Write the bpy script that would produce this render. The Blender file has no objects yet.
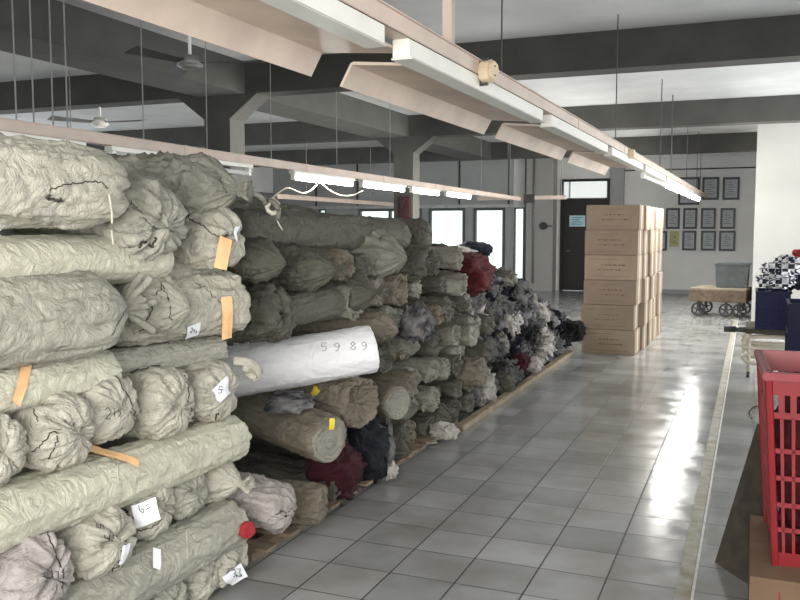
import bpy, bmesh, math, random
from mathutils import Vector, Matrix, noise
from mathutils.bvhtree import BVHTree
random.seed(7)
PI = math.pi
COL = bpy.context.scene.collection
# ------------------------------------------------------------------ camera
F = 860.0
PH = math.atan(72 / F)
TH = math.atan(353 / F * math.cos(PH))
CAM = Vector((0, 0, 1.6))
FW = Vector((-math.sin(TH) * math.cos(PH), math.cos(TH) * math.cos(PH), -math.sin(PH)))
RT = Vector((math.cos(TH), math.sin(TH), 0))
UP = RT.cross(FW)
cd = bpy.data.cameras.new('camera')
cam = bpy.data.objects.new('camera', cd)
COL.objects.link(cam)
cam.matrix_world = Matrix(((RT.x, UP.x, -FW.x, 0), (RT.y, UP.y, -FW.y, 0), (RT.z, UP.z, -FW.z, 1.6), (0, 0, 0, 1)))
cd.sensor_width = 36
cd.lens = F / 800 * 36
cd.clip_end = 100
bpy.context.scene.camera = cam


def ray(x, y):
    return FW * F + RT * (x - 400) + UP * (300 - y)


def on(ax, x, y, v):            # where the sight line of a photo point meets a plane x, y or z = v
    d = ray(x, y)
    return CAM + d * ((v - CAM[ax]) / d[ax])


# ------------------------------------------------------------------ materials
def mat(name, col, rough=.6, metal=0, noise_amt=.12, nscale=8, bump=0, bscale=60, emit=None, spec=.5, col2=None, coat=0, distort=0):
    m = bpy.data.materials.new(name)
    m.use_nodes = True
    nt = m.node_tree
    b = nt.nodes['Principled BSDF']
    b.inputs['Roughness'].default_value = rough
    b.inputs['Metallic'].default_value = metal
    b.inputs['Specular IOR Level'].default_value = spec
    tc = nt.nodes.new('ShaderNodeTexCoord')
    n = nt.nodes.new('ShaderNodeTexNoise')
    n.inputs['Scale'].default_value = nscale
    n.inputs['Detail'].default_value = 6
    n.inputs['Distortion'].default_value = distort
    nt.links.new(tc.outputs['Object'], n.inputs['Vector'])
    r = nt.nodes.new('ShaderNodeValToRGB')
    c = Vector(col)
    c2 = Vector(col2) if col2 else c * (1 + noise_amt)
    c1 = c * (1 - noise_amt)
    r.color_ramp.elements[0].position = .35
    r.color_ramp.elements[0].color = (*c1, 1)
    r.color_ramp.elements[1].position = .65
    r.color_ramp.elements[1].color = (*c2, 1)
    nt.links.new(n.outputs['Fac'], r.inputs['Fac'])
    nt.links.new(r.outputs['Color'], b.inputs['Base Color'])
    if bump:
        n2 = nt.nodes.new('ShaderNodeTexNoise')
        n2.inputs['Scale'].default_value = bscale
        n2.inputs['Detail'].default_value = 4
        nt.links.new(tc.outputs['Object'], n2.inputs['Vector'])
        bp = nt.nodes.new('ShaderNodeBump')
        bp.inputs['Strength'].default_value = bump
        bp.inputs['Distance'].default_value = .01
        nt.links.new(n2.outputs['Fac'], bp.inputs['Height'])
        nt.links.new(bp.outputs['Normal'], b.inputs['Normal'])
    if emit:
        b.inputs['Emission Color'].default_value = (*emit[0], 1)
        b.inputs['Emission Strength'].default_value = emit[1]
    return m


def floor_mat():
    m = bpy.data.materials.new('floor_tiles')
    m.use_nodes = True
    nt = m.node_tree
    L = nt.links
    b = nt.nodes['Principled BSDF']
    g = nt.nodes.new('ShaderNodeNewGeometry')
    mp = nt.nodes.new('ShaderNodeMapping')
    T = .315
    mp.inputs['Location'].default_value = (1.515 / T + 20, -4.21 / T + 20, 0)
    mp.inputs['Scale'].default_value = (1 / T, 1 / T, 1)
    L.new(g.outputs['Position'], mp.inputs['Vector'])
    br = nt.nodes.new('ShaderNodeTexBrick')
    br.offset = 0
    br.inputs['Scale'].default_value = 1
    br.inputs['Brick Width'].default_value = 1
    br.inputs['Row Height'].default_value = 1
    br.inputs['Mortar Size'].default_value = .014
    br.inputs['Mortar Smooth'].default_value = .3
    br.inputs['Bias'].default_value = 0
    br.inputs['Color1'].default_value = (.29, .295, .29, 1)
    br.inputs['Color2'].default_value = (.41, .41, .405, 1)
    br.inputs['Mortar'].default_value = (.05, .05, .045, 1)
    L.new(mp.outputs[0], br.inputs['Vector'])
    n = nt.nodes.new('ShaderNodeTexNoise')
    n.inputs['Scale'].default_value = 2.2
    n.inputs['Detail'].default_value = 8
    L.new(g.outputs['Position'], n.inputs['Vector'])
    r = nt.nodes.new('ShaderNodeValToRGB')
    r.color_ramp.elements[0].position = .3
    r.color_ramp.elements[0].color = (.72, .7, .66, 1)
    r.color_ramp.elements[1].position = .6
    r.color_ramp.elements[1].color = (1, 1, 1, 1)
    L.new(n.outputs['Fac'], r.inputs['Fac'])
    mx = nt.nodes.new('ShaderNodeMix')
    mx.data_type = 'RGBA'
    mx.blend_type = 'MULTIPLY'
    mx.inputs['Factor'].default_value = 1
    L.new(br.outputs['Color'], mx.inputs['A'])
    L.new(r.outputs['Color'], mx.inputs['B'])
    L.new(mx.outputs['Result'], b.inputs['Base Color'])
    n3 = nt.nodes.new('ShaderNodeTexNoise')
    n3.inputs['Scale'].default_value = 5
    n3.inputs['Detail'].default_value = 6
    L.new(g.outputs['Position'], n3.inputs['Vector'])
    mr = nt.nodes.new('ShaderNodeMapRange')
    mr.inputs['From Min'].default_value = .3
    mr.inputs['From Max'].default_value = .7
    mr.inputs['To Min'].default_value = .1
    mr.inputs['To Max'].default_value = .24
    L.new(n3.outputs['Fac'], mr.inputs['Value'])
    ad = nt.nodes.new('ShaderNodeMath')
    ad.operation = 'ADD'
    L.new(mr.outputs[0], ad.inputs[0])
    mu = nt.nodes.new('ShaderNodeMath')
    mu.operation = 'MULTIPLY'
    mu.inputs[1].default_value = .4
    L.new(br.outputs['Fac'], mu.inputs[0])
    L.new(mu.outputs[0], ad.inputs[1])
    L.new(ad.outputs[0], b.inputs['Roughness'])
    # each tile lies a touch differently, and its glaze waves
    bp = nt.nodes.new('ShaderNodeBump')
    bp.inputs['Strength'].default_value = .22
    bp.inputs['Distance'].default_value = .004
    n4 = nt.nodes.new('ShaderNodeTexNoise')
    n4.inputs['Scale'].default_value = 9
    L.new(g.outputs['Position'], n4.inputs['Vector'])
    sb = nt.nodes.new('ShaderNodeMath')
    sb.operation = 'SUBTRACT'
    L.new(n4.outputs['Fac'], sb.inputs[0])
    L.new(br.outputs['Fac'], sb.inputs[1])
    L.new(sb.outputs[0], bp.inputs['Height'])
    L.new(bp.outputs['Normal'], b.inputs['Normal'])
    return m


def sack_mat(name, col, noise_amt=.1, rough=.62):
    m = mat(name, col, rough, 0, noise_amt, 5, 0, spec=.35, distort=.6)
    nt = m.node_tree
    L = nt.links
    b = nt.nodes['Principled BSDF']
    tc = nt.nodes.new('ShaderNodeTexCoord')
    n1 = nt.nodes.new('ShaderNodeTexNoise')
    n1.inputs['Scale'].default_value = 14
    n1.inputs['Detail'].default_value = 7
    n1.inputs['Roughness'].default_value = .62
    n1.inputs['Distortion'].default_value = 1.4
    L.new(tc.outputs['Object'], n1.inputs['Vector'])
    bp = nt.nodes.new('ShaderNodeBump')
    bp.inputs['Strength'].default_value = .9
    bp.inputs['Distance'].default_value = .04
    n5 = nt.nodes.new('ShaderNodeTexNoise')
    n5.noise_type = 'RIDGED_MULTIFRACTAL'
    n5.inputs['Scale'].default_value = 4.5
    n5.inputs['Detail'].default_value = 5
    n5.inputs['Distortion'].default_value = .8
    L.new(tc.outputs['Object'], n5.inputs['Vector'])
    cm_ = nt.nodes.new('ShaderNodeMath')
    cm_.operation = 'MULTIPLY_ADD'
    cm_.inputs[1].default_value = -.35
    L.new(n5.outputs['Fac'], cm_.inputs[0])
    L.new(n1.outputs['Fac'], cm_.inputs[2])
    L.new(cm_.outputs[0], bp.inputs['Height'])
    n2 = nt.nodes.new('ShaderNodeTexNoise')
    n2.inputs['Scale'].default_value = 150
    L.new(tc.outputs['Object'], n2.inputs['Vector'])
    b2 = nt.nodes.new('ShaderNodeBump')
    b2.inputs['Strength'].default_value = .25
    b2.inputs['Distance'].default_value = .003
    L.new(n2.outputs['Fac'], b2.inputs['Height'])
    L.new(bp.outputs['Normal'], b2.inputs['Normal'])
    L.new(b2.outputs['Normal'], b.inputs['Normal'])
    return m


M = {}
M['floor'] = floor_mat()
M['ceiling'] = mat('ceiling_plaster', (.45, .46, .46), .9, noise_amt=.08, nscale=1.5, bump=.2, bscale=20)
M['wall'] = mat('wall_plaster', (.78, .78, .76), .85, noise_amt=.05, nscale=1.2, bump=.15, bscale=30)
M['wallgrey'] = mat('grey_paint_dim_wall', (.36, .37, .37), .85, noise_amt=.07, nscale=1.2, bump=.15, bscale=30)  # grey trim paint; on the back-left wall it carries the dimmer light
M['wallw'] = mat('cream_wall_paint', (.36, .355, .335), .8, noise_amt=.03, nscale=1, bump=.1, bscale=30)
M['beam'] = mat('dark_grey_beam_paint', (.048, .048, .042), .8, noise_amt=.15, nscale=3, bump=.2, bscale=25)
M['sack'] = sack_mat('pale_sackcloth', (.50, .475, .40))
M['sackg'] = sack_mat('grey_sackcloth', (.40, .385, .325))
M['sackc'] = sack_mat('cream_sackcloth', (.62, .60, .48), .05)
M['sackd'] = sack_mat('dimmed_olive_sackcloth', (.115, .11, .087), .2)  # olive cloth, darkened partly to carry the second pile's shade
M['sackt'] = sack_mat('tan_sackcloth', (.215, .185, .14), .12)
M['sackw'] = sack_mat('white_plastic_wrap', (.93, .93, .95), .02, .4)
M['sackw'].node_tree.nodes['Bump'].inputs['Strength'].default_value = .4
M['sackp'] = sack_mat('pinkish_grey_cloth', (.42, .38, .36), .08)
M['sackl'] = sack_mat('pale_worn_sackcloth', (.28, .27, .225), .3)
M['paper'] = mat('white_paper', (.85, .86, .9), .6, noise_amt=.02)
M['ink'] = mat('dark_ink', (.03, .03, .035), .6)
M['brownink'] = mat('brown_print', (.13, .09, .06), .8)
M['seam'] = mat('dark_seam_thread', (.045, .042, .034), .9, noise_amt=.5, nscale=60)
M['cord'] = mat('pale_cord', (.55, .52, .42), .8)
M['tape'] = mat('orange_packing_tape', (.80, .50, .25), .45, noise_amt=.1, nscale=30)
M['yellow'] = mat('yellow_tag', (.85, .66, .06), .5)
M['navy'] = sack_mat('navy_cloth', (.005, .006, .014), .3, .8)
M['maroon'] = sack_mat('maroon_cloth', (.045, .005, .010), .2, .8)
M['maroon2'] = sack_mat('dark_red_cloth', (.095, .010, .014), .2, .8)
M['maroon3'] = sack_mat('blackish_maroon_cloth', (.03, .008, .01), .2, .8)
M['red'] = sack_mat('red_cloth', (.36, .03, .035), .15, .8)
M['black'] = sack_mat('black_cloth', (.007, .007, .008), .3, .8)
M['offw'] = sack_mat('off_white_cloth', (.5, .47, .43), .15, .8)
M['midg'] = sack_mat('mid_grey_cloth', (.13, .13, .125), .25, .8)
M['brownc'] = sack_mat('brown_cloth', (.13, .09, .06), .25, .8)
M['print'] = mat('printed_cloth', (.025, .025, .035), .8, noise_amt=.5, nscale=12, col2=(.22, .21, .21), bump=.5, bscale=20)
M['carton'] = mat('cardboard', (.22, .165, .118), .8, noise_amt=.06, nscale=6)
M['cartonl'] = mat('pale_cardboard', (.27, .205, .145), .8, noise_amt=.06, nscale=6)
M['cartone'] = mat('carton_tape', (.62, .56, .45), .4)
M['wood'] = mat('pallet_wood', (.20, .15, .10), .8, noise_amt=.25, nscale=9, bump=.3)
M['woodl'] = mat('pale_batten_wood', (.26, .21, .14), .7, noise_amt=.2, nscale=9, bump=.2)
M['duct'] = mat('pinkish_beige_enamel', (.60, .49, .42), .5, noise_amt=.07, nscale=5)
M['hood'] = mat('beige_reflector_enamel', (.66, .54, .45), .45, noise_amt=.1, nscale=4)
M['white'] = mat('white_enamel', (.85, .84, .78), .35, noise_amt=.03)
M['tube'] = mat('lit_tube', (1, 1, 1), .4, emit=((1, .98, .93), 190))
M['tubeoff'] = mat('unlit_tube', (.8, .8, .78), .3)
M['steel'] = mat('dark_steel', (.06, .06, .06), .5, metal=.4)
M['rod'] = mat('grey_rod', (.25, .25, .24), .5, metal=.3)
M['plas'] = mat('yellowed_plastic', (.62, .5, .34), .5)
M['frame'] = mat('dark_window_frame', (.09, .10, .10), .5)
M['framel'] = mat('pale_window_frame', (.5, .51, .5), .5)
M['glow'] = mat('daylight_glass', (.8, .85, .85), .3, emit=((.84, 1, .95), 1.1))
M['glow2'] = mat('transom_daylight_glass', (.7, .72, .7), .3, emit=((.95, 1, .97), .55))
M['door'] = mat('dark_door_paint', (.022, .02, .018), .6)
M['black_frame'] = mat('black_picture_frame', (.015, .017, .025), .4)
M['cert'] = mat('certificate_paper', (.42, .44, .47), .5, noise_amt=.12, nscale=30)
M['certg'] = mat('gold_certificate', (.48, .42, .2), .5, noise_amt=.1, nscale=30)
M['blue'] = mat('navy_plastic', (.005, .008, .035), .5, noise_amt=.3, nscale=60, spec=.2, col2=(.010, .014, .06))
M['redp'] = mat('red_crate_plastic', (.22, .013, .018), .4, noise_amt=.08)
M['redd'] = mat('dark_red_crate_plastic', (.22, .015, .02), .45, noise_amt=.1)
M['greybox'] = mat('slate_grey_plastic', (.055, .064, .066), .6, noise_amt=.2, nscale=10)
M['iron'] = mat('cast_iron', (.03, .03, .03), .6)
M['cartwood'] = mat('cart_timber', (.09, .062, .04), .8, noise_amt=.35, nscale=14)
M['cartwt'] = mat('cart_deck', (.19, .16, .12), .8, noise_amt=.1)
M['beige'] = mat('beige_metal', (.55, .5, .40), .5)
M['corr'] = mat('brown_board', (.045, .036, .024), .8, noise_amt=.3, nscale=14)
M['boxb'] = mat('brown_carton', (.15, .09, .052), .8, noise_amt=.1, nscale=5)
M['yline'] = mat('worn_yellow_paint', (.36, .29, .15), .5, noise_amt=.3, nscale=9, col2=(.40, .40, .37))
M['wline'] = mat('pale_joint_filler', (.62, .61, .57), .5, noise_amt=.2, nscale=10)
M['sign'] = mat('pale_blue_sign', (.5, .68, .74), .5)
M['signi'] = mat('blue_sign_print', (.1, .38, .5), .5)


# ------------------------------------------------------------------ object helpers
def link(name, me, m, parent=None, loc=None):
    o = bpy.data.objects.new(name, me)
    COL.objects.link(o)
    if m is not None and not me.materials:
        me.materials.append(m)
    if loc is not None:
        o.location = loc
    if parent is not None:
        o.parent = parent
    return o


def tag(o, label=None, cat=None, group=None, kind=None):
    if label: o['label'] = label
    if cat: o['category'] = cat
    if group: o['group'] = group
    if kind: o['kind'] = kind
    return o


def thing(name, label, cat, loc=(0, 0, 0), rz=0, group=None):
    o = bpy.data.objects.new(name, None)
    COL.objects.link(o)
    o.location = loc
    o.rotation_euler = (0, 0, rz)
    o.empty_display_size = .05
    return tag(o, label, cat, group)


def bx(bm, x0, x1, y0, y1, z0, z1):
    r = bmesh.ops.create_cube(bm, size=1)
    for v in r['verts']:
        v.co = Vector((x0 + (v.co.x + .5) * (x1 - x0), y0 + (v.co.y + .5) * (y1 - y0), z0 + (v.co.z + .5) * (z1 - z0)))
    return r['verts']


def cyl(bm, a, b, r, seg=12, r2=None):
    a = Vector(a); b = Vector(b)
    d = b - a
    q = d.to_track_quat('Z', 'Y')
    mt = Matrix.Translation((a + b) / 2) @ q.to_matrix().to_4x4()
    return bmesh.ops.create_cone(bm, cap_ends=True, segments=seg, radius1=r, radius2=r if r2 is None else r2, depth=d.length, matrix=mt)['verts']


def ob(name, fn, m, parent=None, bevel=0, smooth=False, loc=None):
    """fn fills a bmesh; loc gives the origin (points are given relative to it)"""
    bm = bmesh.new()
    fn(bm)
    if bevel:
        bmesh.ops.bevel(bm, geom=bm.edges[:], offset=bevel, segments=2, affect='EDGES', clamp_overlap=True)
    bmesh.ops.recalc_face_normals(bm, faces=bm.faces)
    me = bpy.data.meshes.new(name)
    bm.to_mesh(me)
    bm.free()
    if smooth:
        for p in me.polygons: p.use_smooth = True
    return link(name, me, m, parent, loc)


def rel(o):
    """moves a one-mesh thing's origin to the middle of its base"""
    me = o.data
    xs = [v.co for v in me.vertices]
    c = Vector(((min(v.x for v in xs) + max(v.x for v in xs)) / 2, (min(v.y for v in xs) + max(v.y for v in xs)) / 2, min(v.z for v in xs)))
    for v in me.vertices: v.co -= c
    o.location = o.location + c
    return o


def tube_mesh(name, pts, r, m, parent=None, seg=8, smooth_n=1):
    pts = [Vector(p) for p in pts]
    for _ in range(smooth_n):
        q = [pts[0]]
        for a, b in zip(pts, pts[1:]):
            q += [a * .75 + b * .25, a * .25 + b * .75]
        q.append(pts[-1])
        pts = q
    V = []; Fc = []
    for i, p in enumerate(pts):
        d = (pts[min(i + 1, len(pts) - 1)] - pts[max(i - 1, 0)])
        if d.length < 1e-7: d = Vector((0, 0, 1))
        d.normalize()
        s = d.cross(Vector((0, 0, 1)))
        if s.length < .05: s = d.cross(Vector((0, 1, 0)))
        s.normalize()
        u = s.cross(d)
        for k in range(seg):
            a = 2 * PI * k / seg
            V.append(p + s * math.cos(a) * r + u * math.sin(a) * r)
    n = len(pts)
    for i in range(n - 1):
        for k in range(seg):
            Fc.append((i * seg + k, i * seg + (k + 1) % seg, (i + 1) * seg + (k + 1) % seg, (i + 1) * seg + k))
    Fc.append(tuple(range(seg))[::-1])
    Fc.append(tuple((n - 1) * seg + k for k in range(seg)))
    me = bpy.data.meshes.new(name)
    me.from_pydata(V, [], Fc)
    for p in me.polygons: p.use_smooth = True
    return link(name, me, m, parent)


def struct(name, fn, m, bevel=0):
    return rel(tag(ob(name, fn, m, None, bevel), kind='structure'))


# ------------------------------------------------------------------ ROOM
ZC, ZB = 3.43, 3.08
struct('floor', lambda b: bx(b, -13, 3.6, -1.8, 22.2, -.1, 0), M['floor'])
struct('ceiling', lambda b: bx(b, -13, 3.6, -1.8, 22.2, ZC, ZC + .15), M['ceiling'])



def wall_with_holes(name, axis, u0, u1, v0, v1, holes, m):
    """axis 'x': wall spans x u0..u1 and y v0..v1; axis 'y': spans y u0..u1, x v0..v1. holes = (a,b,z0,z1)"""
    def f(b):
        def B(a, c, z0, z1):
            if c - a < 1e-4 or z1 - z0 < 1e-4: return
            if axis == 'x': bx(b, a, c, v0, v1, z0, z1)
            else: bx(b, v0, v1, a, c, z0, z1)
        cur = u0
        for a, c, z0, z1 in sorted(holes):
            B(cur, a, 0, ZC); B(a, c, 0, z0); B(a, c, z1, ZC); cur = c
        B(cur, u1, 0, ZC)
    return struct(name, f, m)


WIN = [(-12.4, -11.9, 1.75, 2.13), (-11.5, -11.27, 1.75, 2.13), (-10.25, -8.35, .25, 2.13), (-8.15, -7.12, .25, 2.13), (-6.88, -6.02, .25, 2.13)]
wall_with_holes('wall_back_left', 'x', -13, -5.8, 22, 22.2, WIN, M['wallgrey'])  # dimmer light at this end is put into the wall colour
DOOR = (-4.55, -3.35, 0, 2.31)
wall_with_holes('wall_back', 'x', -5.8, 3.6, 22, 22.2, [(-4.55, -3.35, 0, 2.83), (-5.78, -5.5, .25, 2.13)], M['wall'])
WIN2 = WIN + [(-5.78, -5.5, .25, 2.13)]
for i, (a, c, z0, z1) in enumerate(WIN2):
    w = ob('window_%d' % (i + 1), lambda b: bx(b, a + .01, c - .01, 22.08, 22.1, z0 + .01, z1 - .01), M['glow'])
    rel(tag(w, kind='structure'))
    base = w.location.copy()

    def fr(b):
        t = .07 if c - a > .6 else .035
        bx(b, a, a + t, 21.97, 22.1, z0, z1); bx(b, c - t, c, 21.97, 22.1, z0, z1)
        bx(b, a + t, c - t, 21.97, 22.1, z1 - t, z1); bx(b, a + t, c - t, 21.97, 22.1, z0, z0 + t)
        if c - a > 1.5:
            bx(b, (a + c) / 2 - .035, (a + c) / 2 + .035, 21.97, 22.1, z0 + t, z1 - t)
    f = ob('window_frame', fr, M['frame'], w)
    f.location = -base
wall_with_holes('wall_left', 'y', -1.6, 22.2, -13.2, -13, [(1.5, 16, .9, 2.7)], M['wall'])
rel(tag(ob('window_11', lambda b: [bx(b, -13.1, -13.04, 1.5 + k * 2.4, 1.58 + k * 2.4, .9, 2.7) for k in range(7)], M['framel']), kind='structure'))  # unseen window bars, added along with the left fill light
# door, its transom window and notice
d = tag(ob('door_1', lambda b: bx(b, -4.5, -3.4, 22.03, 22.09, 0.01, 2.26), M['door']), kind='structure')
rel(d)
base = d.location.copy()


def df(b):
    bx(b, -4.56, -4.5, 21.95, 22.12, 0, 2.83); bx(b, -3.4, -3.34, 21.95, 22.12, 0, 2.83)
    bx(b, -4.5, -3.4, 21.95, 22.12, 2.26, 2.34); bx(b, -4.5, -3.4, 21.95, 22.12, 2.77, 2.83)


f = ob('door_frame', df, M['door'], d); f.location = -base
f = ob('door_handle', lambda b: cyl(b, (-4.42, 22.0, 1.02), (-4.3, 22.0, 1.02), .012), M['rod'], d); f.location = -base
w = rel(tag(ob('window_7', lambda b: bx(b, -4.5, -3.4, 22.06, 22.08, 2.34, 2.77), M['glow2']), kind='structure'))
base = w.location.copy()
f = ob('window_frame', lambda b: (bx(b, -4.36, -4.33, 22.0, 22.06, 2.34, 2.77), bx(b, -4.5, -3.4, 22.0, 22.06, 2.34, 2.36)), M['framel'], w); f.location = -base
sg = on(1, 577, 221, 21.96)
o = tag(thing('door_notice', 'pale blue notice sheet fixed on the dark door', 'notice', (sg.x, 21.99, sg.z - .14)))
ob('sheet', lambda b: bx(b, -.2, .2, 0, .03, 0, .28), M['sign'], o)
ob('print', lambda b: [bx(b, -.14 + .02 * (k % 2), .13 - .03 * (k % 3), -.006, 0, .05 + k * .055, .075 + k * .055) for k in range(4)], M['signi'], o)
# column at the door, cream
struct('wall_pilaster', lambda b: bx(b, -5.35, -4.66, 21.55, 22.0, 0, ZC), M['wallw'])
for xx, nm in ((-5.46, 'on the left of the cream pilaster'), (-5.15, 'down the face of the cream pilaster')):
    yy = 21.9 if xx < -5.4 else 21.52
    o = tag(ob('conduit_pipe', lambda b: cyl(b, (xx, yy, .2), (xx, yy, ZC), .022), M['rod'], smooth=True), 'thin grey conduit pipe running ' + nm, 'pipe'); rel(o)
p = on(1, 543, 226, 21.5)
o = thing('wall_bell', 'small black round bell on the cream pilaster beside the dark door', 'bell', (p.x, 21.55, p.z - .09))
ob('bell_dome', lambda b: cyl(b, (0, -.06, .09), (0, 0, .09), .09, 20, .1), M['steel'], o)
ob('bell_bracket', lambda b: bx(b, .08, .22, -.03, 0, .075, .105), M['steel'], o)
# right block, behind the cart
struct('trim_15', lambda b: bx(b, -3.3, -2.98, 21.85, 22, 0, ZC), M['wallgrey'])
struct('wall_block', lambda b: bx(b, .02, 3.6, 15.9, 22, 0, ZC), M['wallw'])
wall_with_holes('wall_right', 'y', -1.6, 15.9, 3.6, 3.8, [(-1.4, 4.5, 1.0, 2.7), (8.2, 14.6, .3, 2.9)], M['wallw'])
wall_with_holes('wall_front', 'x', -13, 3.6, -1.8, -1.6, [(-1.6, 2.2, 1.1, 2.6)], M['wallw'])
for nm, ax, a, c, z0, z1 in (('window_8', 'y', -1.5, 4.5, 1.0, 2.7), ('window_9', 'y', 8.2, 14.6, .3, 2.9), ('window_10', 'x', -1.6, 2.2, 1.1, 2.6)):  # unseen windows, added as openings for the area lights
    def fr(b):
        n = 4
        for k in range(n + 1):
            t = a + (c - a - .06) * k / n
            bx(b, *((3.62, 3.7, t, t + .06) if ax == 'y' else (t, t + .06, -1.78, -1.7)), z0, z1)
        for z in (z0, z1 - .06):
            bx(b, *((3.63, 3.69, a, c) if ax == 'y' else (a, c, -1.77, -1.71)), z, z + .06)
    rel(tag(ob(nm, fr, M['framel']), kind='structure'))
# beams and columns
for i, yy in enumerate((3.2, 8.3, 13.2, 18.0)):
    struct('trim_%d' % (i + 1), lambda b: bx(b, -13, 3.6 if yy < 15 else .02, yy, yy + .3, ZB, ZC), M['beam'])
struct('trim_5', lambda b: [bx(b, -5.88, -5.25, y0, y1, ZB, ZC) for y0, y1 in ((-1.6, 3.2), (3.5, 8.3), (8.6, 13.2), (13.5, 18))], M['beam'])
for i, (xc, yc) in enumerate(((-5.62, 8.3), (-5.34, 13.2))):
    def colf(b):
        bx(b, xc - .17, xc + .17, yc, yc + .3, 0, ZB)
        for s in (-1, 1):
            bm = b
            P = [(xc + s * .17, ZB), (xc + s * .52, ZB), (xc + s * .17, ZB - .26)]
            vs = [bm.verts.new((x, y, z)) for y in (yc + .003, yc + .297) for x, z in P]
            bm.faces.new(vs[:3]); bm.faces.new(vs[3:])
            for k in range(3): bm.faces.new((vs[k], vs[(k + 1) % 3], vs[3 + (k + 1) % 3], vs[3 + k]))
    struct('column_%d' % (i + 1), colf, M['beam'])
p = on(1, 404, 203, 13.1)
o = rel(tag(ob('hanging_cloth', lambda b: bx(b, p.x - .11, p.x + .11, 13.12, 13.19, p.z - .35, p.z + .12), M['maroon3'], bevel=.02), 'dark maroon cloth hanging on the far dark column', 'cloth'))
# wall panels lines on the back wall toned grey for its dim light
for i, xx in enumerate((-11.6, -10.3, -8.9, -7.3, -5.95)):
    struct('trim_%d' % (6 + i), lambda b: bx(b, xx, xx + .04, 21.97, 22, 2.13, ZC), M['beam'])
struct('trim_11', lambda b: bx(b, -13, -5.8, 21.95, 22, 2.14, 2.22), M['framel'])
struct('trim_12', lambda b: bx(b, -3.34, .02, 21.97, 22, 3.0, 3.03), M['beam'])
struct('baseboard_back', lambda b: bx(b, -3.34, .02, 21.97, 22, 0, .1), M['wallgrey'])
# floor markings
struct('trim_13', lambda b: bx(b, -.265, -.205, 1.5, 21.9, 0, .0025), M['yline'])
struct('trim_14', lambda b: bx(b, -.200, -.188, 1.5, 21.9, 0, .0022), M['wline'])

# ------------------------------------------------------------------ LIGHT ROWS


def row_frame(p0, p1, label, cat, hangers, rodm, duct_z=(.065, .13), name='lighting_track', w=.035):
    """the track that carries the lamps; returns the point at distance-in-y function"""
    p0 = Vector(p0); p1 = Vector(p1)
    ang = -math.atan2((p1 - p0).x, (p1 - p0).y)
    Lg = (Vector((p1.x, p1.y)) - Vector((p0.x, p0.y))).length
    t = thing(name, label, cat, p0, ang)
    def dch(b):
        z0, z1 = duct_z
        bx(b, -w, w, 0, Lg, z0, z0 + .004); bx(b, w - .004, w, 0, Lg, z0, z1); bx(b, -w, -w + .004, 0, Lg, z0, z1)
        bx(b, w, w + .012, 0, Lg, z1 - .004, z1); bx(b, -w - .012, -w, 0, Lg, z1 - .004, z1)
        y = 1.3
        while y < Lg:
            bx(b, -w - .004, w + .004, y, y + .04, z0 - .004, z1 + .004); y += 2.1
    ob('cable_duct', dch, M['duct'], t)
    for y, rr in hangers:
        if rr > .01:
            ob('hanger', lambda b: (bx(b, -.022, .022, y - p0.y - .004, y - p0.y + .004, duct_z[1], ZC - p0.z), bx(b, .018, .022, y - p0.y - .02, y - p0.y + .02, duct_z[1], ZC - p0.z)), M['duct'], t)
        else:
            ob('hanger', lambda b: cyl(b, (0, y - p0.y, duct_z[1]), (0, y - p0.y, ZC - p0.z), rr, 8), rodm, t)
    return t, ang, p0


def lamp(pos, ang, length, hood, lit, label, group, scale=1.0, hood_off=.36, drop=0):
    t = thing('fluorescent_lamp', label, 'lamp', pos, ang, group)
    def bat(b):
        bx(b, -.032 * scale, .032 * scale, 0, length, -.002 - drop, .066)
        bx(b, -.04 * scale, .046 * scale, 0, length, -.006 - drop, .0 - drop)
    ob('batten', bat, M['white'], t, bevel=.003)
    if hood:
        def hd(b):
            h0 = hood_off; h1 = length + hood_off - .05
            prof = [(-.033, .045), (-.36, .075), (-.375, .07), (-.425, -.02), (-.415, -.024), (-.366, .062), (-.033, .035)]
            prof2 = [(.033, .045), (.05, .045), (.05, .038), (.033, .035)]
            for pr in (prof,):
                n = len(pr)
                vs = [b.verts.new((x * scale, y, z)) for y in (h0, h1) for x, z in pr]
                b.faces.new(vs[:n]); b.faces.new(vs[n:])
                for k in range(n): b.faces.new((vs[k], vs[(k + 1) % n], vs[n + (k + 1) % n], vs[n + k]))
        ob('reflector_hood', hd, M['hood'], t)
    ty = (-.035 * scale - drop)
    if lit is not None:
        ob('tube', lambda b: cyl(b, (-.0 * scale, .06, ty - .012), (-.0 * scale, length - .06, ty - .012), .02, 12), M['tube' if lit else 'tubeoff'], t, smooth=True)
        for q in (.02, length - .06): ob('lamp_holder', lambda b: bx(b, -.02, .02, q, q + .04, ty - .035, 0 - drop), M['white'], t)
    return t


A0 = Vector((-1.205, .4, 2.205)); A1 = Vector((-1.0, 20.6, 2.2))
hangA = [(on(0, 449, 20, -1.17).y, .02), (on(0, 501, 40, -1.17).y, .004), (on(0, 618, 80, -1.12).y, .005), (on(0, 661, 110, -1.1).y, .006), (12.6, .008), (15.2, .006), (17.6, .006), (18.6, .006)]
tA, angA, _ = row_frame(A0, A1, 'long beige lamp track hung over the aisle from upper left to the back wall', 'lighting track', hangA, M['steel'])
k = 0
y = .66
desc = ['nearest', 'second', 'third', 'fourth', 'fifth', 'sixth', 'seventh', 'eighth', 'ninth']
while y < 18.5:
    q = A0 + (A1 - A0) * ((y - A0.y) / (A1.y - A0.y))
    lit = True if y > 11.0 else None
    st = 'lit white fluorescent lamp' if lit else 'unlit fluorescent lamp with wide beige reflector'
    lamp(q, angA, 2.02, y < 7.5, False if 7.5 < y < 11 else lit, st + ', ' + desc[k] + ' along the aisle track from the camera', 'fluorescent lamps along the aisle track')
    y += 2.23; k += 1
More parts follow.
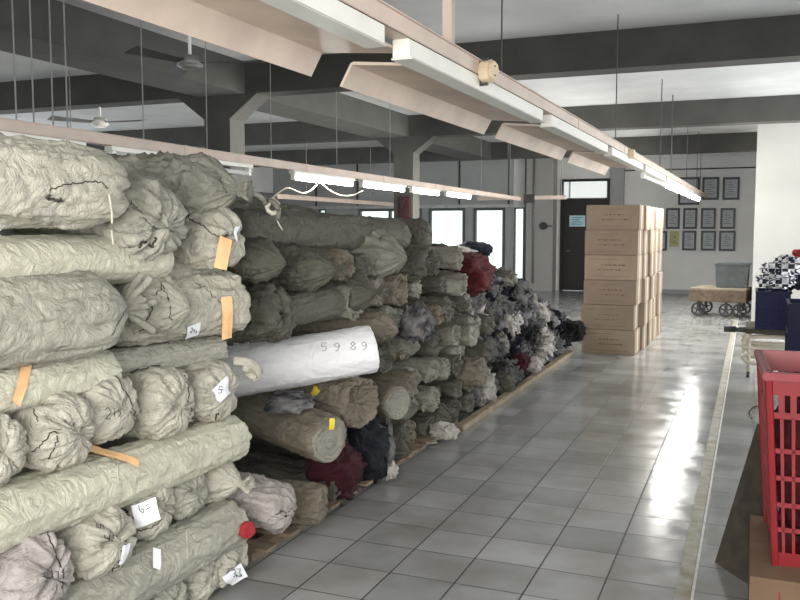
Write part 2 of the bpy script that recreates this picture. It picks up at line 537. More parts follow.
# junction box on track A, small one further
p = on(0, 482, 72, -1.13)
t = thing('junction_box', 'yellowed eight-sided plastic junction box clipped on the near aisle track', 'junction box', (p.x + .03, p.y, p.z - .05), math.radians(-12))
ob('box_body', lambda b: cyl(b, (-.03, 0, .05), (.02, 0, .05), .052, 8), M['plas'], t, bevel=.004)
ob('box_lid', lambda b: cyl(b, (.021, 0, .05), (.031, 0, .05), .045, 8), M['plas'], t, bevel=.003)
ob('screw', lambda b: (cyl(b, (.031, .0, .03), (.034, 0, .03), .004), cyl(b, (.031, 0, .07), (.034, 0, .07), .004)), M['steel'], t)
ob('cable_tie', lambda b: bx(b, -.055, .0, -.012, .0, -.01, .11), M['steel'], t)
p = on(0, 629, 153, -1.09)
t = thing('junction_box', 'small yellowed junction box on the aisle track, above the carton stack', 'junction box', (p.x, p.y, p.z - .02))
ob('box_body', lambda b: bx(b, -.02, .05, -.05, .05, -.03, .05), M['plas'], t, bevel=.004)

B0 = Vector((-4.02, 2.2, 2.16)); B1 = Vector((-4.5, 17.5, 2.2))
hangB = [(on(0, x, 100, -4.12).y, .005) for x in (10, 28, 48, 63)] + [(on(0, x, 100, -4.2).y, .004) for x in (133, 200, 268, 338, 395)] + [(14.5, .004), (16.5, .004)]
tB, angB, _ = row_frame(B0, B1, 'pale lamp track hung over the sack piles, left of the aisle', 'lighting track', hangB, M['rod'], duct_z=(0, .075))
def yB(px):
    return on(0, px, 180, -4.28).y
LB = [(yB(283), yB(352)), (yB(357), yB(407)), (yB(411), yB(444)), (yB(449), yB(478))]
for i, (y0, y1) in enumerate([(2.6, 4.6), (4.75, 6.9)] + LB):
    q = B0 + (B1 - B0) * ((y0 - B0.y) / (B1.y - B0.y)); q.z -= .035
    lit = i >= 2
    lamp(q, angB, min(y1 - y0 - .08, 1.9), False, lit if i else False, ('lit' if lit else 'unlit') + ' fluorescent lamp, ' + desc[i] + ' along the left track over the sacks', 'fluorescent lamps along the left track', drop=.0)
tube_mesh('power_cable', [on(0, x, yy, -4.2) for x, yy in ((270, 200), (279, 192), (288, 187), (296, 191), (304, 194), (312, 190), (317, 185))], .008, M['cord'])
o = bpy.data.objects['power_cable']; rel(tag(o, 'white cable looped below the nearest lit lamp', 'cable'))
o = tube_mesh('power_cable', [on(0, x, yy, -4.25) for x, yy in ((322, 184), (330, 191), (340, 196), (352, 196), (362, 191))], .008, M['cord'])
rel(tag(o, 'white cable sagging between the first two lit lamps', 'cable'))
C0 = Vector((-7.4, 6, 2.1)); C1 = Vector((-7.7, 20, 2.1))
tC, _, _ = row_frame(C0, C1, 'farthest unlit lamp track left behind the sack piles', 'lighting track', [(yy, .006) for yy in (8, 11, 14, 17)], M['rod'], duct_z=(0, .08))
ob('switch_box', lambda b: bx(b, -.06, .12, 6, 6.7, -.08, .08), M['steel'], tC)
# cross track near door
o = thing('lighting_track', 'short pale track crossing before the cream pilaster with a black box', 'lighting track', on(1, 478, 198, 17.9))
q1 = on(1, 566, 203, 17.9) - o.location
ob('cable_duct', lambda b: bx(b, 0, q1.x, -.03, .03, -.05, .03), M['duct'], o)
q2 = on(1, 530, 205, 17.9) - o.location
ob('switch_box', lambda b: bx(b, q2.x - .12, q2.x + .1, -.08, -.03, -.12, .06), M['steel'], o)
ob('hanger', lambda b: (cyl(b, (.7, 0, .03), (.7, 0, ZC - o.location.z), .008, 8), cyl(b, (q1.x - .1, 0, .03), (q1.x - .1, 0, ZC - o.location.z), .008, 8)), M['rod'], o)


# ------------------------------------------------------------------ ceiling fans
def fan(p, ztop, label, globe, a0, dark):
    t = thing('ceiling_fan', label, 'fan', (p.x, p.y, p.z))
    ob('down_rod', lambda b: cyl(b, (0, 0, .05), (0, 0, ztop - p.z), .014), M['white'], t)
    ob('canopy', lambda b: cyl(b, (0, 0, ztop - p.z - .07), (0, 0, ztop - p.z), .03, 16, .06), M['white'], t, smooth=True)
    ob('motor', lambda b: (cyl(b, (0, 0, -.03), (0, 0, .05), .11, 20, .07), cyl(b, (0, 0, -.06), (0, 0, -.03), .07, 20, .11)), M['rod' if not globe else 'white'], t, smooth=True)
    for i in range(3):
        a = a0 + i * 2 * PI / 3
        def bl(b):
            vs = bx(b, .1, .62, -.06, .06, -.006, .0)
            for v in vs:
                if v.co.x > .3: v.co.y *= 1.25
                else: v.co.y *= .7
                v.co.z += v.co.y * .25
            bmesh.ops.rotate(b, verts=vs, cent=(0, 0, 0), matrix=Matrix.Rotation(a, 3, 'Z'))
        ob('blade', bl, dark, t)


fan(on(2, 190, 62, 2.98), ZC, 'dusty ceiling fan with dark blades before the near column', False, .35, M['steel'])
fan(on(2, 100, 122, 2.9), ZC, 'small far ceiling fan with white hub at far left', True, .1, M['rod'])


# ------------------------------------------------------------------ SACKS
def rid(x):
    return 1 - abs(x) * 2


class Sack:
    pass


def sack(p0, p1, r, end='round', m='sack', seed=0, flat=.92, droop=0, wr=1.0, name='fabric_sack', back='round', nseg=104, nring=90, tuft=True, crease=None, capl=1.0, pleat=1.0):
    p0 = Vector(p0); p1 = Vector(p1)
    d = (p1 - p0); Lg = d.length; d.normalize()
    s = d.cross(Vector((0, 0, 1))).normalized()
    u = s.cross(d).normalized()
    rnd = random.Random(seed * 7919 + 13)
    off = Vector((rnd.uniform(-50, 50), rnd.uniform(-50, 50), rnd.uniform(-50, 50)))
    rings = []                       # (axial, factor, pleat weight, capness)

    def tail(style):
        out = []                     # (distance from end tip inward, factor, pleat, cap)
        if style == 'round':
            for i in range(13):
                q = i / 12           # 0 rim ... 1 tip
                a = q * PI / 2
                out.append((r * .62 * capl * (1 - math.sin(a)), max(.02, math.cos(a) ** .75), .25 + .5 * q, q))
        elif style == 'flat':
            out += [(r * .2, 1, .1, 0), (r * .1, .985, .1, .1), (r * .04, .95, .1, .2), (r * .01, .9, .1, .3)]
            for i in range(1, 9):
                out.append((r * (.01 + .03 * math.sin(i * 2.2) - .02 * (8 - i) / 8), .9 * (1 - i / 8.2), .12, .3 + .7 * i / 8))
        elif style == 'tied':
            for i in range(16):
                q = i / 15
                f = 1 - (q ** 1.5) * .88
                f = f * (1 if q < .98 else 1)
                out.append((r * 1.05 * (1 - q), f, q ** .7, q))
            if tuft:
                for dd, f in ((-.10, .13), (-.2, .2), (-.32, .30), (-.38, .32), (-.33, .2), (-.26, .05)):
                    out.append((r * dd, f, 1, 1))
            else:
                out.append((r * -.03, .03, 1, 1))
        elif style == 'open':        # a collar round a sunken dark mouth
            out += [(r * .25, 1, .5, 0), (r * .1, 1.0, .7, .1), (0, .96, .9, .2), (r * .03, .86, .9, .3), (r * .15, .8, .7, .4), (r * .3, .7, .4, .5), (r * .33, .4, .3, .7), (r * .33, .05, .2, 1)]
        return out
    tb = tail(back); te = tail(end)
    fb = max(x[0] for x in tb); fe = max(x[0] for x in te)
    for a, f, pl, cp in reversed(tb): rings.append((a, f, pl, cp))
    n = nring
    for i in range(1, n):
        rings.append((fb + (Lg - fb - fe) * i / n, 1, max(0, .35 - min(i, n - i) / n) if end != 'tied' else max(0, .75 - (n - i) / n * 1.3), 0))
    for a, f, pl, cp in te: rings.append((Lg - a, f, pl, cp))
    kp = rnd.choice((9, 11, 13))
    ca = rnd.uniform(0, PI) if crease is None else crease
    V = []
    for ax, f, pl, cp in rings:
        t = ax / Lg
        for j in range(nseg):
            a = 2 * PI * j / nseg
            ca_, sa_ = math.cos(a), math.sin(a)
            P = Vector((ax * 3.2, ca_ * r * 7, sa_ * r * 7)) + off
            lump = noise.noise(P * .55) * .17 + noise.noise(P * 1.5) * .05
            w1 = rid(noise.noise(Vector((ax * 2.4, ca_ * 1.9, sa_ * 1.9)) * 1.1 + off)) ** 3 * .10
            w2 = rid(noise.noise(Vector((ax * 16, ca_ * 2.0, sa_ * 2.0)) + off * 2)) ** 4 * .065
            w3 = noise.noise(Vector((ax * 22, ca_ * r * 26, sa_ * r * 26)) + off) * .022
            plt = abs(math.sin(a * kp / 2 + noise.noise(Vector((ax * 4, ca_ * 2, sa_ * 2)) + off) * 2.2)) ** .7 - .6
            wp = Vector((ax * 5.5, ca_ * 1.5, sa_ * 1.5)) + off * .7
            wp = wp + noise.noise_vector(wp * 1.3) * .55
            v1 = max(0, 1 - abs(noise.noise(wp)) * 9) ** 1.5
            wp2 = Vector((ax * 11 + f * 2, ca_ * 2.6, sa_ * 2.6)) + off * 1.3
            wp2 = wp2 + noise.noise_vector(wp2) * .5
            v2 = max(0, 1 - abs(noise.noise(wp2)) * 6) ** 1.5
            rr = 1 - wr * (.085 * v1 + .05 * v2) * (.45 + .55 * min(1, cp * 2 + .5)) + wr * (lump + (w1 + w2 + w3 - .05) * 1.1) + wr * pl * plt * .42 * min(1, .35 + (1 - f)) * (1 if end != 'tied' else .8) * pleat
            rad = r * f * rr
            axx = ax - (r * .16 * (v1 + .5 * v2) * min(1, cp * 2) * wr if end != 'tied' else 0)
            if cp > 0 and end != 'tied':
                # cap creases pushed in along a line
                cx = f * math.cos(a - ca)
                axx += -r * .22 * math.exp(-((cx - .15) / .09) ** 2) * cp * wr * (1 if t > .5 else -1) * (1.2 if end == 'round' else .5)
                axx += r * .12 * noise.noise(Vector((f * ca_ * 2.4, f * sa_ * 2.4, 3)) + off) * min(1, cp * 3) * wr
            if cp > .95 and end == 'tied':
                axx += r * .10 * noise.noise(Vector((ca_ * 3, sa_ * 3, 1)) + off)
            q = p0 + d * axx + s * ca_ * rad + u * sa_ * rad * flat
            if sa_ < -.55: q = q + u * (-(sa_ + .55)) * rad * .25     # flattened underside
            q.z -= droop * t * t
            V.append(q)
    N = len(rings)
    Fc = []
    for i in range(N - 1):
        for j in range(nseg):
            Fc.append((i * nseg + j, i * nseg + (j + 1) % nseg, (i + 1) * nseg + (j + 1) % nseg, (i + 1) * nseg + j))
    Fc.append(tuple(range(nseg))[::-1]); Fc.append(tuple((N - 1) * nseg + j for j in range(nseg)))
    base = Vector(((p0.x + p1.x) / 2, (p0.y + p1.y) / 2, max(0.0, min(v.z for v in V))))
    dz = max(0, .003 - min(v.z for v in V)) if base.z == 0 else 0
    V = [v + Vector((0, 0, dz)) for v in V]
    me = bpy.data.meshes.new(name)
    me.from_pydata([v - base for v in V], [], Fc)
    for p in me.polygons: p.use_smooth = True
    o = link(name, me, M[m], None, base)
    S = Sack(); S.o = o; S.base = base; S.bvh = BVHTree.FromPolygons(V, Fc); S.r = r; S.p1 = p1; S.d = d; S.s = s; S.u = u; S.flat = flat
    return S


def cast(S, x, y):
    h, n, i, dist = S.bvh.ray_cast(CAM, ray(x, y).normalized())
    return h, n


def ribbon(S, pix, w, m, name, off=.001, parent=None, wobble=0, round_=False, sub=6):
    if m == 'seam': w = w * .62; wobble *= 1.6
    """a seam / stroke lying on the sack along photo points"""
    pts = []
    for (a, b) in zip(pix, pix[1:]):
        for k in range(sub):
            t = k / sub
            x = a[0] + (b[0] - a[0]) * t; y = a[1] + (b[1] - a[1]) * t
            if wobble:
                x += wobble * noise.noise(Vector((x * .35, y * .35, 1))); y += wobble * noise.noise(Vector((x * .35, y * .35, 7)))
            h, n = cast(S, x, y)
            if h is not None:
                if n.dot(CAM - h) < 0: n = -n
                pts.append(h + n * off)
    # drop jumps
    out = []
    for p in pts:
        if out and (p - out[-1]).length > .12: break
        out.append(p)
    if len(out) < 3: return None
    o = tube_mesh(name, [p - S.base for p in out], w, M[m] if isinstance(m, str) else m, parent or S.o, 6, 0)
    return o


def patch(S, x, y, w, h, rot, m, name, off=.004, n=8, parent=None):
    """a sheet or a strip of tape pressed on the sack around a photo point"""
    c, nn = cast(S, x, y)
    if c is None: return None
    if nn.dot(CAM - c) < 0: nn = -nn
    vx = RT - nn * RT.dot(nn); vx.normalize()
    vy = nn.cross(vx)
    rot = math.radians(rot)
    ax = vx * math.cos(rot) + vy * math.sin(rot); ay = nn.cross(ax)
    V = []
    Hh = {}
    for i in range(n + 1):
        for j in range(n + 1):
            q = c + ax * (w * (i / n - .5)) + ay * (h * (j / n - .5)) + nn * .25
            hh, n2, _, _ = S.bvh.ray_cast(q, -nn)
            v = -(q - hh).dot(nn) + .25 if hh is not None else -.02
            Hh[i, j] = max(v, -.05)
    def nb(i, j): return [Hh[a, b] for a in (i - 1, i, i + 1) for b in (j - 1, j, j + 1) if (a, b) in Hh]
    Hh = {k: max(nb(*k)) for k in Hh}
    for _ in range(2): Hh = {k: sum(nb(*k)) / len(nb(*k)) for k in Hh}
    for i in range(n + 1):
        for j in range(n + 1):
            V.append(c + ax * (w * (i / n - .5)) + ay * (h * (j / n - .5)) + nn * (Hh[i, j] + off) - S.base)
    m2 = len(V)
    V += [v - nn * .0015 for v in V]
    Fc = []
    for i in range(n):
        for j in range(n):
            a = i * (n + 1) + j
            Fc.append((a, a + n + 1, a + n + 2, a + 1)); Fc.append((m2 + a, m2 + a + 1, m2 + a + n + 2, m2 + a + n + 1))
    me = bpy.data.meshes.new(name)
    me.from_pydata(V, [], Fc)
    for p in me.polygons: p.use_smooth = True
    o = link(name, me, M[m], parent or S.o)
    return o


def end_disc(S, k, m='sackl'):
    """the pale cut end of a roll, a shallow disc with wound layers"""
    V = []; Fc = []; n = 40; rs = 14
    for i in range(rs + 1):
        q = i / rs
        for j in range(n):
            a = 2 * PI * j / n
            rr = S.r * k * q * (1 + .05 * math.sin(3 * a + 1))
            V.append(S.p1 + S.d * (S.r * .07 * (1 - q ** 3) + .004 * math.sin(q * 30 + a) + (-.012 if i == rs else 0)) + S.s * math.cos(a) * rr + S.u * math.sin(a) * rr * S.flat - S.base)
    for i in range(rs):
        for j in range(n): Fc.append((i * n + j, i * n + (j + 1) % n, (i + 1) * n + (j + 1) % n, (i + 1) * n + j))
    Fc.append(tuple(range(n))[::-1])
    me = bpy.data.meshes.new('roll_end'); me.from_pydata(V, [], Fc)
    for p in me.polygons: p.use_smooth = True
    o = link('roll_end', me, M[m], S.o)
    o['label'] = 'pale flat end of the roll'
    return o


def scribble(S, x, y, sz, parent, rot=0, kind=0):
    G = [[(-1, .6), (-.4, .9), (-.2, .2), (-.7, 0), (-.2, -.3), (-.3, -.9)], [(.1, .8), (.8, .7), (.4, 0), (.9, -.7), (.2, -.8)], [(-.9, -.6), (-.3, -.4), (.2, -.7), (.9, -.4)]]
    if kind == 0: kind = int(abs(x * 7 + y * 13)) % 4
    if kind == 2: G = [[(-.9, .5), (-.5, .8), (-.1, .3), (-.8, -.6), (.0, -.6)], [(.3, .7), (.3, -.7)], [(.7, .5), (1.1, .1), (.7, -.5)]]
    if kind == 3: G = [[(-.8, .8), (-1, 0), (-.6, -.7), (-.2, -.1), (-.9, .1)], [(.2, .3), (.9, .4)], [(.1, -.3), (1, -.2)]]
    if kind == 5: G = [[(.7, 1), (-.6, 1), (-.6, .1), (.4, .2), (.7, -.4), (.2, -1), (-.7, -.8)]]
    if kind == 9: G = [[(.6, .5), (.1, 1), (-.6, .6), (-.4, 0), (.3, 0), (.6, .5), (.5, -.4), (0, -1), (-.5, -.9)]]
    if kind == 8: G = [[(.1, 0), (-.6, .5), (0, 1), (.6, .5), (-.1, 0), (-.7, -.5), (0, -1), (.7, -.5), (.1, 0)]]
    if kind == 1: G = [[(-.9, .7), (-.8, -.1), (.0, -.2), (.1, .8), (.1, -.9)], [(.5, .6), (.9, .5), (.7, -.7)]]
    c, s_ = math.cos(math.radians(rot)), math.sin(math.radians(rot))
    if parent is not S.o:
        T2 = Sack(); T2.o = S.o; T2.base = S.base
        T2.bvh = BVHTree.FromPolygons([v.co + S.base for v in parent.data.vertices], [tuple(p.vertices) for p in parent.data.polygons])
        S = T2
    for g in G:
        ribbon(S, [(x + sz * (a * c - b * s_), y + sz * (-a * s_ - b * c)) for a, b in g], .0014, 'ink', 'handwriting', off=.0015, parent=parent, sub=4)


def dress(S, label, cat='fabric sack', group=None):
    return tag(S.o, label, cat, group)


XF = -2.12
NG = 'pale sacks of the nearest pile'
# --- top of near pile
S = sack((-2.5, 1.1, 1.73), (-2.13, 2.53, 1.735), .165, 'round', 'sack', 1, wr=.75, crease=1.2, capl=2.2)
dress(S, 'big pale sack lying on top of the near pile at the upper left edge', group=NG)
ribbon(S, [(48, 190), (55, 187), (68, 184), (80, 183), (92, 181), (102, 183), (110, 192)], .0035, 'seam', 'seam', wobble=2)
ribbon(S, [(46, 196), (56, 201), (64, 197)], .008, 'seam', 'torn_hole', wobble=3)
h, n = cast(S, 109, 194)
if h is not None: tube_mesh('hanging_cord', [h - S.base + v for v in (Vector((0, 0, 0)), Vector((.01, 0, -.05)), Vector((.003, .005, -.11)), Vector((.012, 0, -.17)))], .004, M['cord'], S.o)
S = sack((-3.4, 2.8, 1.88), (-2.06, 2.70, 1.65), .185, 'round', 'sackg', 2, droop=.05, wr=1.1, crease=.3)
dress(S, 'brownish pale sack on the near pile, mouth drooping between two top sacks', group=NG)
ribbon(S, [(130, 200), (140, 212), (150, 225), (160, 230)], .003, 'seam', 'seam', wobble=2)
ribbon(S, [(138, 246), (144, 240), (152, 246), (156, 238)], .008, 'seam', 'torn_hole', wobble=3)
S = sack((-3.3, 3.15, 1.56), (-2.07, 3.2, 1.545), .15, 'round', 'sack', 3, crease=1.4)
dress(S, 'pale sack with dark stitched seam and orange tape, under the knotted top sack', group=NG)
ribbon(S, [(186, 214), (192, 222), (202, 226), (212, 234), (222, 238), (232, 234)], .004, 'seam', 'seam', wobble=2)
patch(S, 223, 254, .055, .13, -5, 'tape', 'packing_tape')
patch(S, 236, 231, .05, .03, 40, 'paper', 'paper_tag')
S = sack((-3.2, 2.95, 1.79), (-2.1, 3.25, 1.76), .15, 'tied', 'sackl', 4, wr=1.5)
dress(S, 'crumpled top sack of the near pile with its mouth knotted towards the aisle', group=NG)
b0 = S.p1 - S.base
o = tube_mesh('tie_cord', [b0 + Vector(v) for v in ((-.03, .0, .01), (.02, .05, .0), (.05, .12, -.02), (.04, .17, -.06), (.06, .19, -.03), (.09, .2, -.07), (.07, .22, -.12))], .013, M['sackl'], S.o)
o = tube_mesh('tie_cord', [b0 + Vector(v) for v in ((.05, .2, -.03), (.05, .15, -.075), (.07, .19, -.1), (.075, .24, -.06), (.06, .2, -.03))], .011, M['cord'], S.o)
o = tube_mesh('tie_cord', [b0 + Vector(v) for v in ((.06, .2, -.08), (.07, .23, -.14), (.08, .25, -.17))], .003, M['cord'], S.o)
ribbon(S, [(214, 172), (222, 182), (226, 196)], .003, 'seam', 'seam', wobble=2)
# --- cream roll under the top
S = sack((-2.3, .9, 1.49), (-2.28, 2.9, 1.47), .105, 'flat', 'sackc', 5, wr=.4)
dress(S, 'smooth cream fabric roll lying lengthwise under the top sacks', 'fabric roll', group=NG)
S = sack((-2.35, 2.95, 1.42), (-2.3, 3.33, 1.4), .075, 'flat', 'sackg', 55, wr=.5)
dress(S, 'short grey roll end in the gap under the taped top sack', 'fabric roll', group=NG)
# --- big pleated sack and neighbours
S = sack((-2.42, 1.15, 1.285), (-2.16, 2.56, 1.295), .176, 'tied', 'sackg', 6, wr=.5, nseg=144, pleat=2.2)
dress(S, 'big grey pleated sack gathered to a knot, left side of the near pile', group=NG)
for dx, dz in ((.03, .09), (.05, .02), (.04, -.07), (-.01, .1)):
    tube_mesh('loose_end', [S.p1 - S.base + Vector(v) for v in ((0, 0, 0), (dx * .6, .04, dz * .6), (dx, .09, dz), (dx + .01, .11, dz * 1.3))], .014, M['sackg'], S.o)
ribbon(S, [(128, 306), (120, 320), (110, 338)], .0025, 'seam', 'seam', wobble=1)
ribbon(S, [(126, 304), (112, 300), (95, 306)], .002, 'seam', 'seam', wobble=1)
S = sack((-3.2, 2.8, 1.26), (-2.09, 2.86, 1.28), .15, 'tied', 'sack', 7, wr=1.4, tuft=False)
dress(S, 'crumpled pale sack mouth folded beside the big pleated sack', group=NG)
ribbon(S, [(161, 282), (156, 296), (151, 312), (144, 326), (138, 336)], .0035, 'seam', 'seam', wobble=3)
ribbon(S, [(163, 286), (170, 300), (171, 325)], .003, 'seam', 'seam', wobble=3)
S = sack((-2.45, 2.7, 1.25), (-2.2, 3.34, 1.25), .165, 'flat', 'sack', 8, wr=.7)
dress(S, 'pale sack with white label and long orange tape at the pile corner', group=NG)
l = patch(S, 193, 331, .065, .075, -25, 'paper', 'paper_label')
scribble(S, 193, 331, 3.5, l or S.o, -20)
patch(S, 227, 318, .05, .19, 3, 'tape', 'packing_tape')
ribbon(S, [(195, 283), (208, 290), (220, 302), (231, 315)], .0025, 'seam', 'seam', wobble=2)
ribbon(S, [(186, 334), (180, 342), (177, 352)], .004, 'seam', 'seam', wobble=2)
# --- cream roll with orange tape at left edge
S = sack((-2.35, .9, 1.065), (-2.25, 2.55, 1.06), .098, 'flat', 'sackc', 9, wr=.5)
dress(S, 'cream fabric roll with a wide orange tape band, left edge under the pleated sack', 'fabric roll', group=NG)
patch(S, 22, 383, .035, .16, 8, 'tape', 'packing_tape')
S = sack((-2.35, 2.6, 1.055), (-2.25, 3.3, 1.04), .07, 'flat', 'sackg', 56, wr=.8)
dress(S, 'thin grey roll lying above the white-labelled sack ends', 'fabric roll', group=NG)
# --- row of sack ends
rowF = [((-3.5, 1.9, .92), (-2.08, 1.93, .91), .14, 'round', 10, .3, 'pale sack end cut by the left edge, fourth layer of the near pile'),
        ((-3.5, 2.15, .92), (-2.07, 2.23, .905), .147, 'round', 11, 2.2, 'pale rounded sack end with a folded flap, leftmost of its row'),
        ((-3.5, 2.45, .93), (-2.10, 2.50, .93), .135, 'round', 12, 1.0, 'pale sack end with small dark handwriting, second of its row'),
        ((-3.5, 2.75, .91), (-2.08, 2.80, .885), .155, 'round', 13, .9, 'pale sack end with a long vertical seam, third of its row'),
        ((-3.5, 3.1, .9), (-2.07, 3.12, .88), .15, 'round', 14, 1.9, 'pale sack end with a white label and orange tape, last of its row')]
R = []
for p0, p1, r, e, sd, cr, lb in rowF:
    S = sack(p0, p1, r, e, 'sack', sd, wr=.9, crease=cr)
    dress(S, lb, group=NG); R.append(S)
ribbon(R[1], [(32, 452), (42, 444), (52, 432), (58, 434), (56, 446), (46, 462)], .0035, 'seam', 'seam', wobble=2)
ribbon(R[1], [(30, 400), (34, 412), (38, 426)], .003, 'seam', 'seam', wobble=2)
ribbon(R[2], [(111, 368), (118, 380), (127, 394), (134, 410), (136, 424), (131, 440), (124, 446)], .0038, 'seam', 'seam', wobble=2)
ribbon(R[2], [(86, 444), (96, 447), (110, 449)], .003, 'seam', 'seam', wobble=1)
scribble(R[2], 112, 414, 8, R[2].o, 0)
ribbon(R[3], [(183, 365), (188, 385), (190, 405), (190, 425), (187, 440), (178, 455)], .0038, 'seam', 'seam', wobble=2)
ribbon(R[3], [(130, 372), (150, 368), (172, 362), (188, 364)], .006, 'seam', 'seam', wobble=3)
l = patch(R[4], 222, 391, .06, .1, -12, 'paper', 'paper_label')
scribble(R[4], 221, 390, 4, l or R[4].o, 80)
ribbon(R[4], [(219, 412), (213, 424), (210, 436)], .006, 'seam', 'seam', wobble=2)
ribbon(R[4], [(200, 436), (211, 438), (213, 428)], .004, 'seam', 'seam', wobble=2)
patch(R[4], 235, 442, .04, .13, -14, 'tape', 'packing_tape')
tube_mesh('knot', [R[4].p1 - R[4].base + Vector(v) for v in ((-.06, .12, .13), (.0, .16, .12), (.03, .19, .08), (.02, .2, .04), (-.02, .17, .07), (0, .14, .1))], .022, M['sack'], R[4].o)
# --- long cream roll
S = sack((-2.25, .9, .69), (-2.2, 3.3, .635), .125, 'flat', 'sackc', 15, wr=.55)
dress(S, 'long cream fabric roll running lengthwise across the whole near pile', 'fabric roll', group=NG)
patch(S, 112, 456, .2, .035, 14, 'tape', 'packing_tape')
tube = ribbon(S, [(118, 452), (117, 470), (119, 486)], .0025, 'cord', 'loose_thread')
# --- next row
rowL = [((-3.4, 2.0, .48), (-2.05, 2.08, .465), .155, 'sackp', 16, .6, 'greyish sack end with dark handwriting at the lower left corner'),
        ((-3.4, 2.36, .49), (-2.06, 2.40, .475), .15, 'sack', 17, 1.2, 'pale sack end with handwriting beside a white paper strip, lower left'),
        ((-3.4, 2.66, .5), (-2.09, 2.70, .495), .135, 'sack', 18, 2.0, 'pale sack end carrying a large white label, lower row of near pile'),
        ((-3.4, 2.9, .5), (-2.10, 2.93, .49), .125, 'sackg', 19, 1.6, 'pale sack end left of the swirled knot, lower row'),
        ((-3.4, 3.14, .49), (-2.06, 3.17, .475), .135, 'sack', 20, .4, 'pale sack end with a swirled knot, lower row at the pile corner')]
Q = []
for p0, p1, r, mm, sd, cr, lb in rowL:
    S = sack(p0, p1, r, 'tied' if sd == 20 else 'round', mm, sd, wr=1.0, crease=cr)
    dress(S, lb, group=NG); Q.append(S)
ribbon(Q[0], [(46, 524), (50, 540), (57, 556), (64, 572), (62, 590)], .004, 'seam', 'seam', wobble=2)
scribble(Q[0], 52, 577, 8, Q[0].o, 10)
scribble(Q[1], 100, 527, 4, Q[1].o, 0, 1); scribble(Q[1], 109, 538, 5, Q[1].o, 0, 1)
ribbon(Q[1], [(126, 540), (120, 560), (108, 578), (96, 590)], .005, 'seam', 'seam', wobble=3)
patch(Q[1], 124, 553, .035, .07, -25, 'paper', 'paper_strip')
l = patch(Q[2], 146, 513, .09, .085, 12, 'paper', 'paper_label') or patch(Q[1], 144, 513, .085, .10, -22, 'paper', 'paper_label')
for SS in (Q[2],): scribble(SS, 145, 508, 6, l, 20)
ribbon(Q[2], [(136, 532), (150, 528), (164, 519)], .004, 'seam', 'seam', wobble=2)
ribbon(Q[2], [(118, 502), (128, 512), (134, 520)], .006, 'seam', 'seam', wobble=3)
ribbon(Q[3], [(150, 486), (160, 492), (167, 503)], .004, 'seam', 'seam', wobble=1)
# --- long roll below and bottom sacks
S = sack((-2.2, 1.9, .25), (-2.14, 3.2, .275), .12, 'flat', 'sackg', 21, wr=.7)
dress(S, 'pale long roll with a white paper strip under the lower row of sacks', 'fabric roll', group=NG)
patch(S, 156, 559, .035, .085, 5, 'paper', 'paper_strip')
ribbon(S, [(186, 528), (187, 545), (187, 563)], .002, 'cord', 'loose_thread')
for (y_, z_, rr, mm, sd, lb) in ((2.42, .1, .1, 'sack', 22, 'pale sack end at the bottom of the near pile, cut by the lower edge'),
                                 (2.75, .1, .1, 'sackg', 23, 'grey sack end on the floor, second from the left in the bottom row'),
                                 (2.98, .095, .095, 'sack', 24, 'pale creased sack end on the floor beside the labelled corner sack')):
    S = sack((-3.4, y_, z_), (-2.08, y_, z_), rr, 'round', mm, sd, wr=1.2); dress(S, lb, group=NG)
S = sack((-3.3, 3.15, .16), (-2.05, 3.14, .13), .125, 'round', 'sack', 25, wr=1.2)
dress(S, 'pale sack end with a square white label, bottom corner of the near pile', group=NG)
l = patch(S, 237, 573, .065, .075, 20, 'paper', 'paper_label')
scribble(S, 237, 573, 5, l or S.o, 10)
# hidden cores of the near pile: rolls behind the visible lengthwise ones
for x_, z_, r_, sd in ((-2.75, 1.7, .16, 30), (-2.62, 1.27, .17, 31), (-3.0, 1.27, .17, 32), (-2.6, 1.49, .1, 33), (-2.6, 1.06, .1, 34), (-2.85, 1.06, .1, 35), (-2.55, .69, .12, 36), (-2.85, .69, .12, 37), (-2.5, .27, .12, 38), (-2.85, .27, .12, 39), (-3.15, .69, .12, 40)):
    S = sack((x_, .9, z_), (x_, 2.3 if z_ > 1.2 else 3.1, z_), r_, 'flat', 'sackg', sd, nseg=32, nring=20)
    dress(S, 'pale roll lying inside the near pile behind the sacks in front', 'fabric roll', 'rolls inside the near pile')

# --- second pile
G2 = 'fabric rolls of the second pile'
S = sack((-3.0, 3.2, .5), on(0, 294, 512, -1.98), .125, 'round', 'sackp', 41, wr=1.1)
dress(S, 'pinkish grey wrapped roll end sticking out low beside the near pile', 'fabric roll', G2)
ribbon(S, [(276, 515), (282, 510), (287, 516), (293, 506)], .004, 'seam', 'seam', wobble=2)
S = sack((-2.7, 3.35, .22), on(0, 249, 531, -2.0), .042, 'flat', 'red', 42, wr=.4, nseg=40)
dress(S, 'small red fabric roll end between the near pile and the pinkish roll', 'fabric roll', G2)
S = sack((-3.3, 3.6, .22), on(0, 324, 506, -2.05), .125, 'flat', 'sackt', 43, wr=.9)
dress(S, 'dark tan roll end with a brown core, resting at the pile foot', 'fabric roll', G2)
patch(S, 327, 516, .06, .08, -20, 'woodl', 'roll_core')
S = sack(on(0, 205, 395, -3.1), on(0, 330, 441, -2.08), .15, 'flat', 'sackt', 44, wr=.55)
dress(S, 'tan fabric roll with a flat pale end, under the white roll', 'fabric roll', G2)
end_disc(S, .9)
patch(S, 331, 424, .035, .06, 0, 'yellow', 'yellow_tag', off=.014)
ribbon(S, [(309, 408), (318, 412), (324, 420), (318, 424), (308, 422)], .006, 'sackt', 'fold_edge')
S = sack(on(0, 225, 372, -3.2), on(0, 362, 405, -2.08), .165, 'open', 'sackt', 45, wr=.9)
dress(S, 'tan sack with a gaping dark mouth and yellow tags', 'fabric sack', G2)
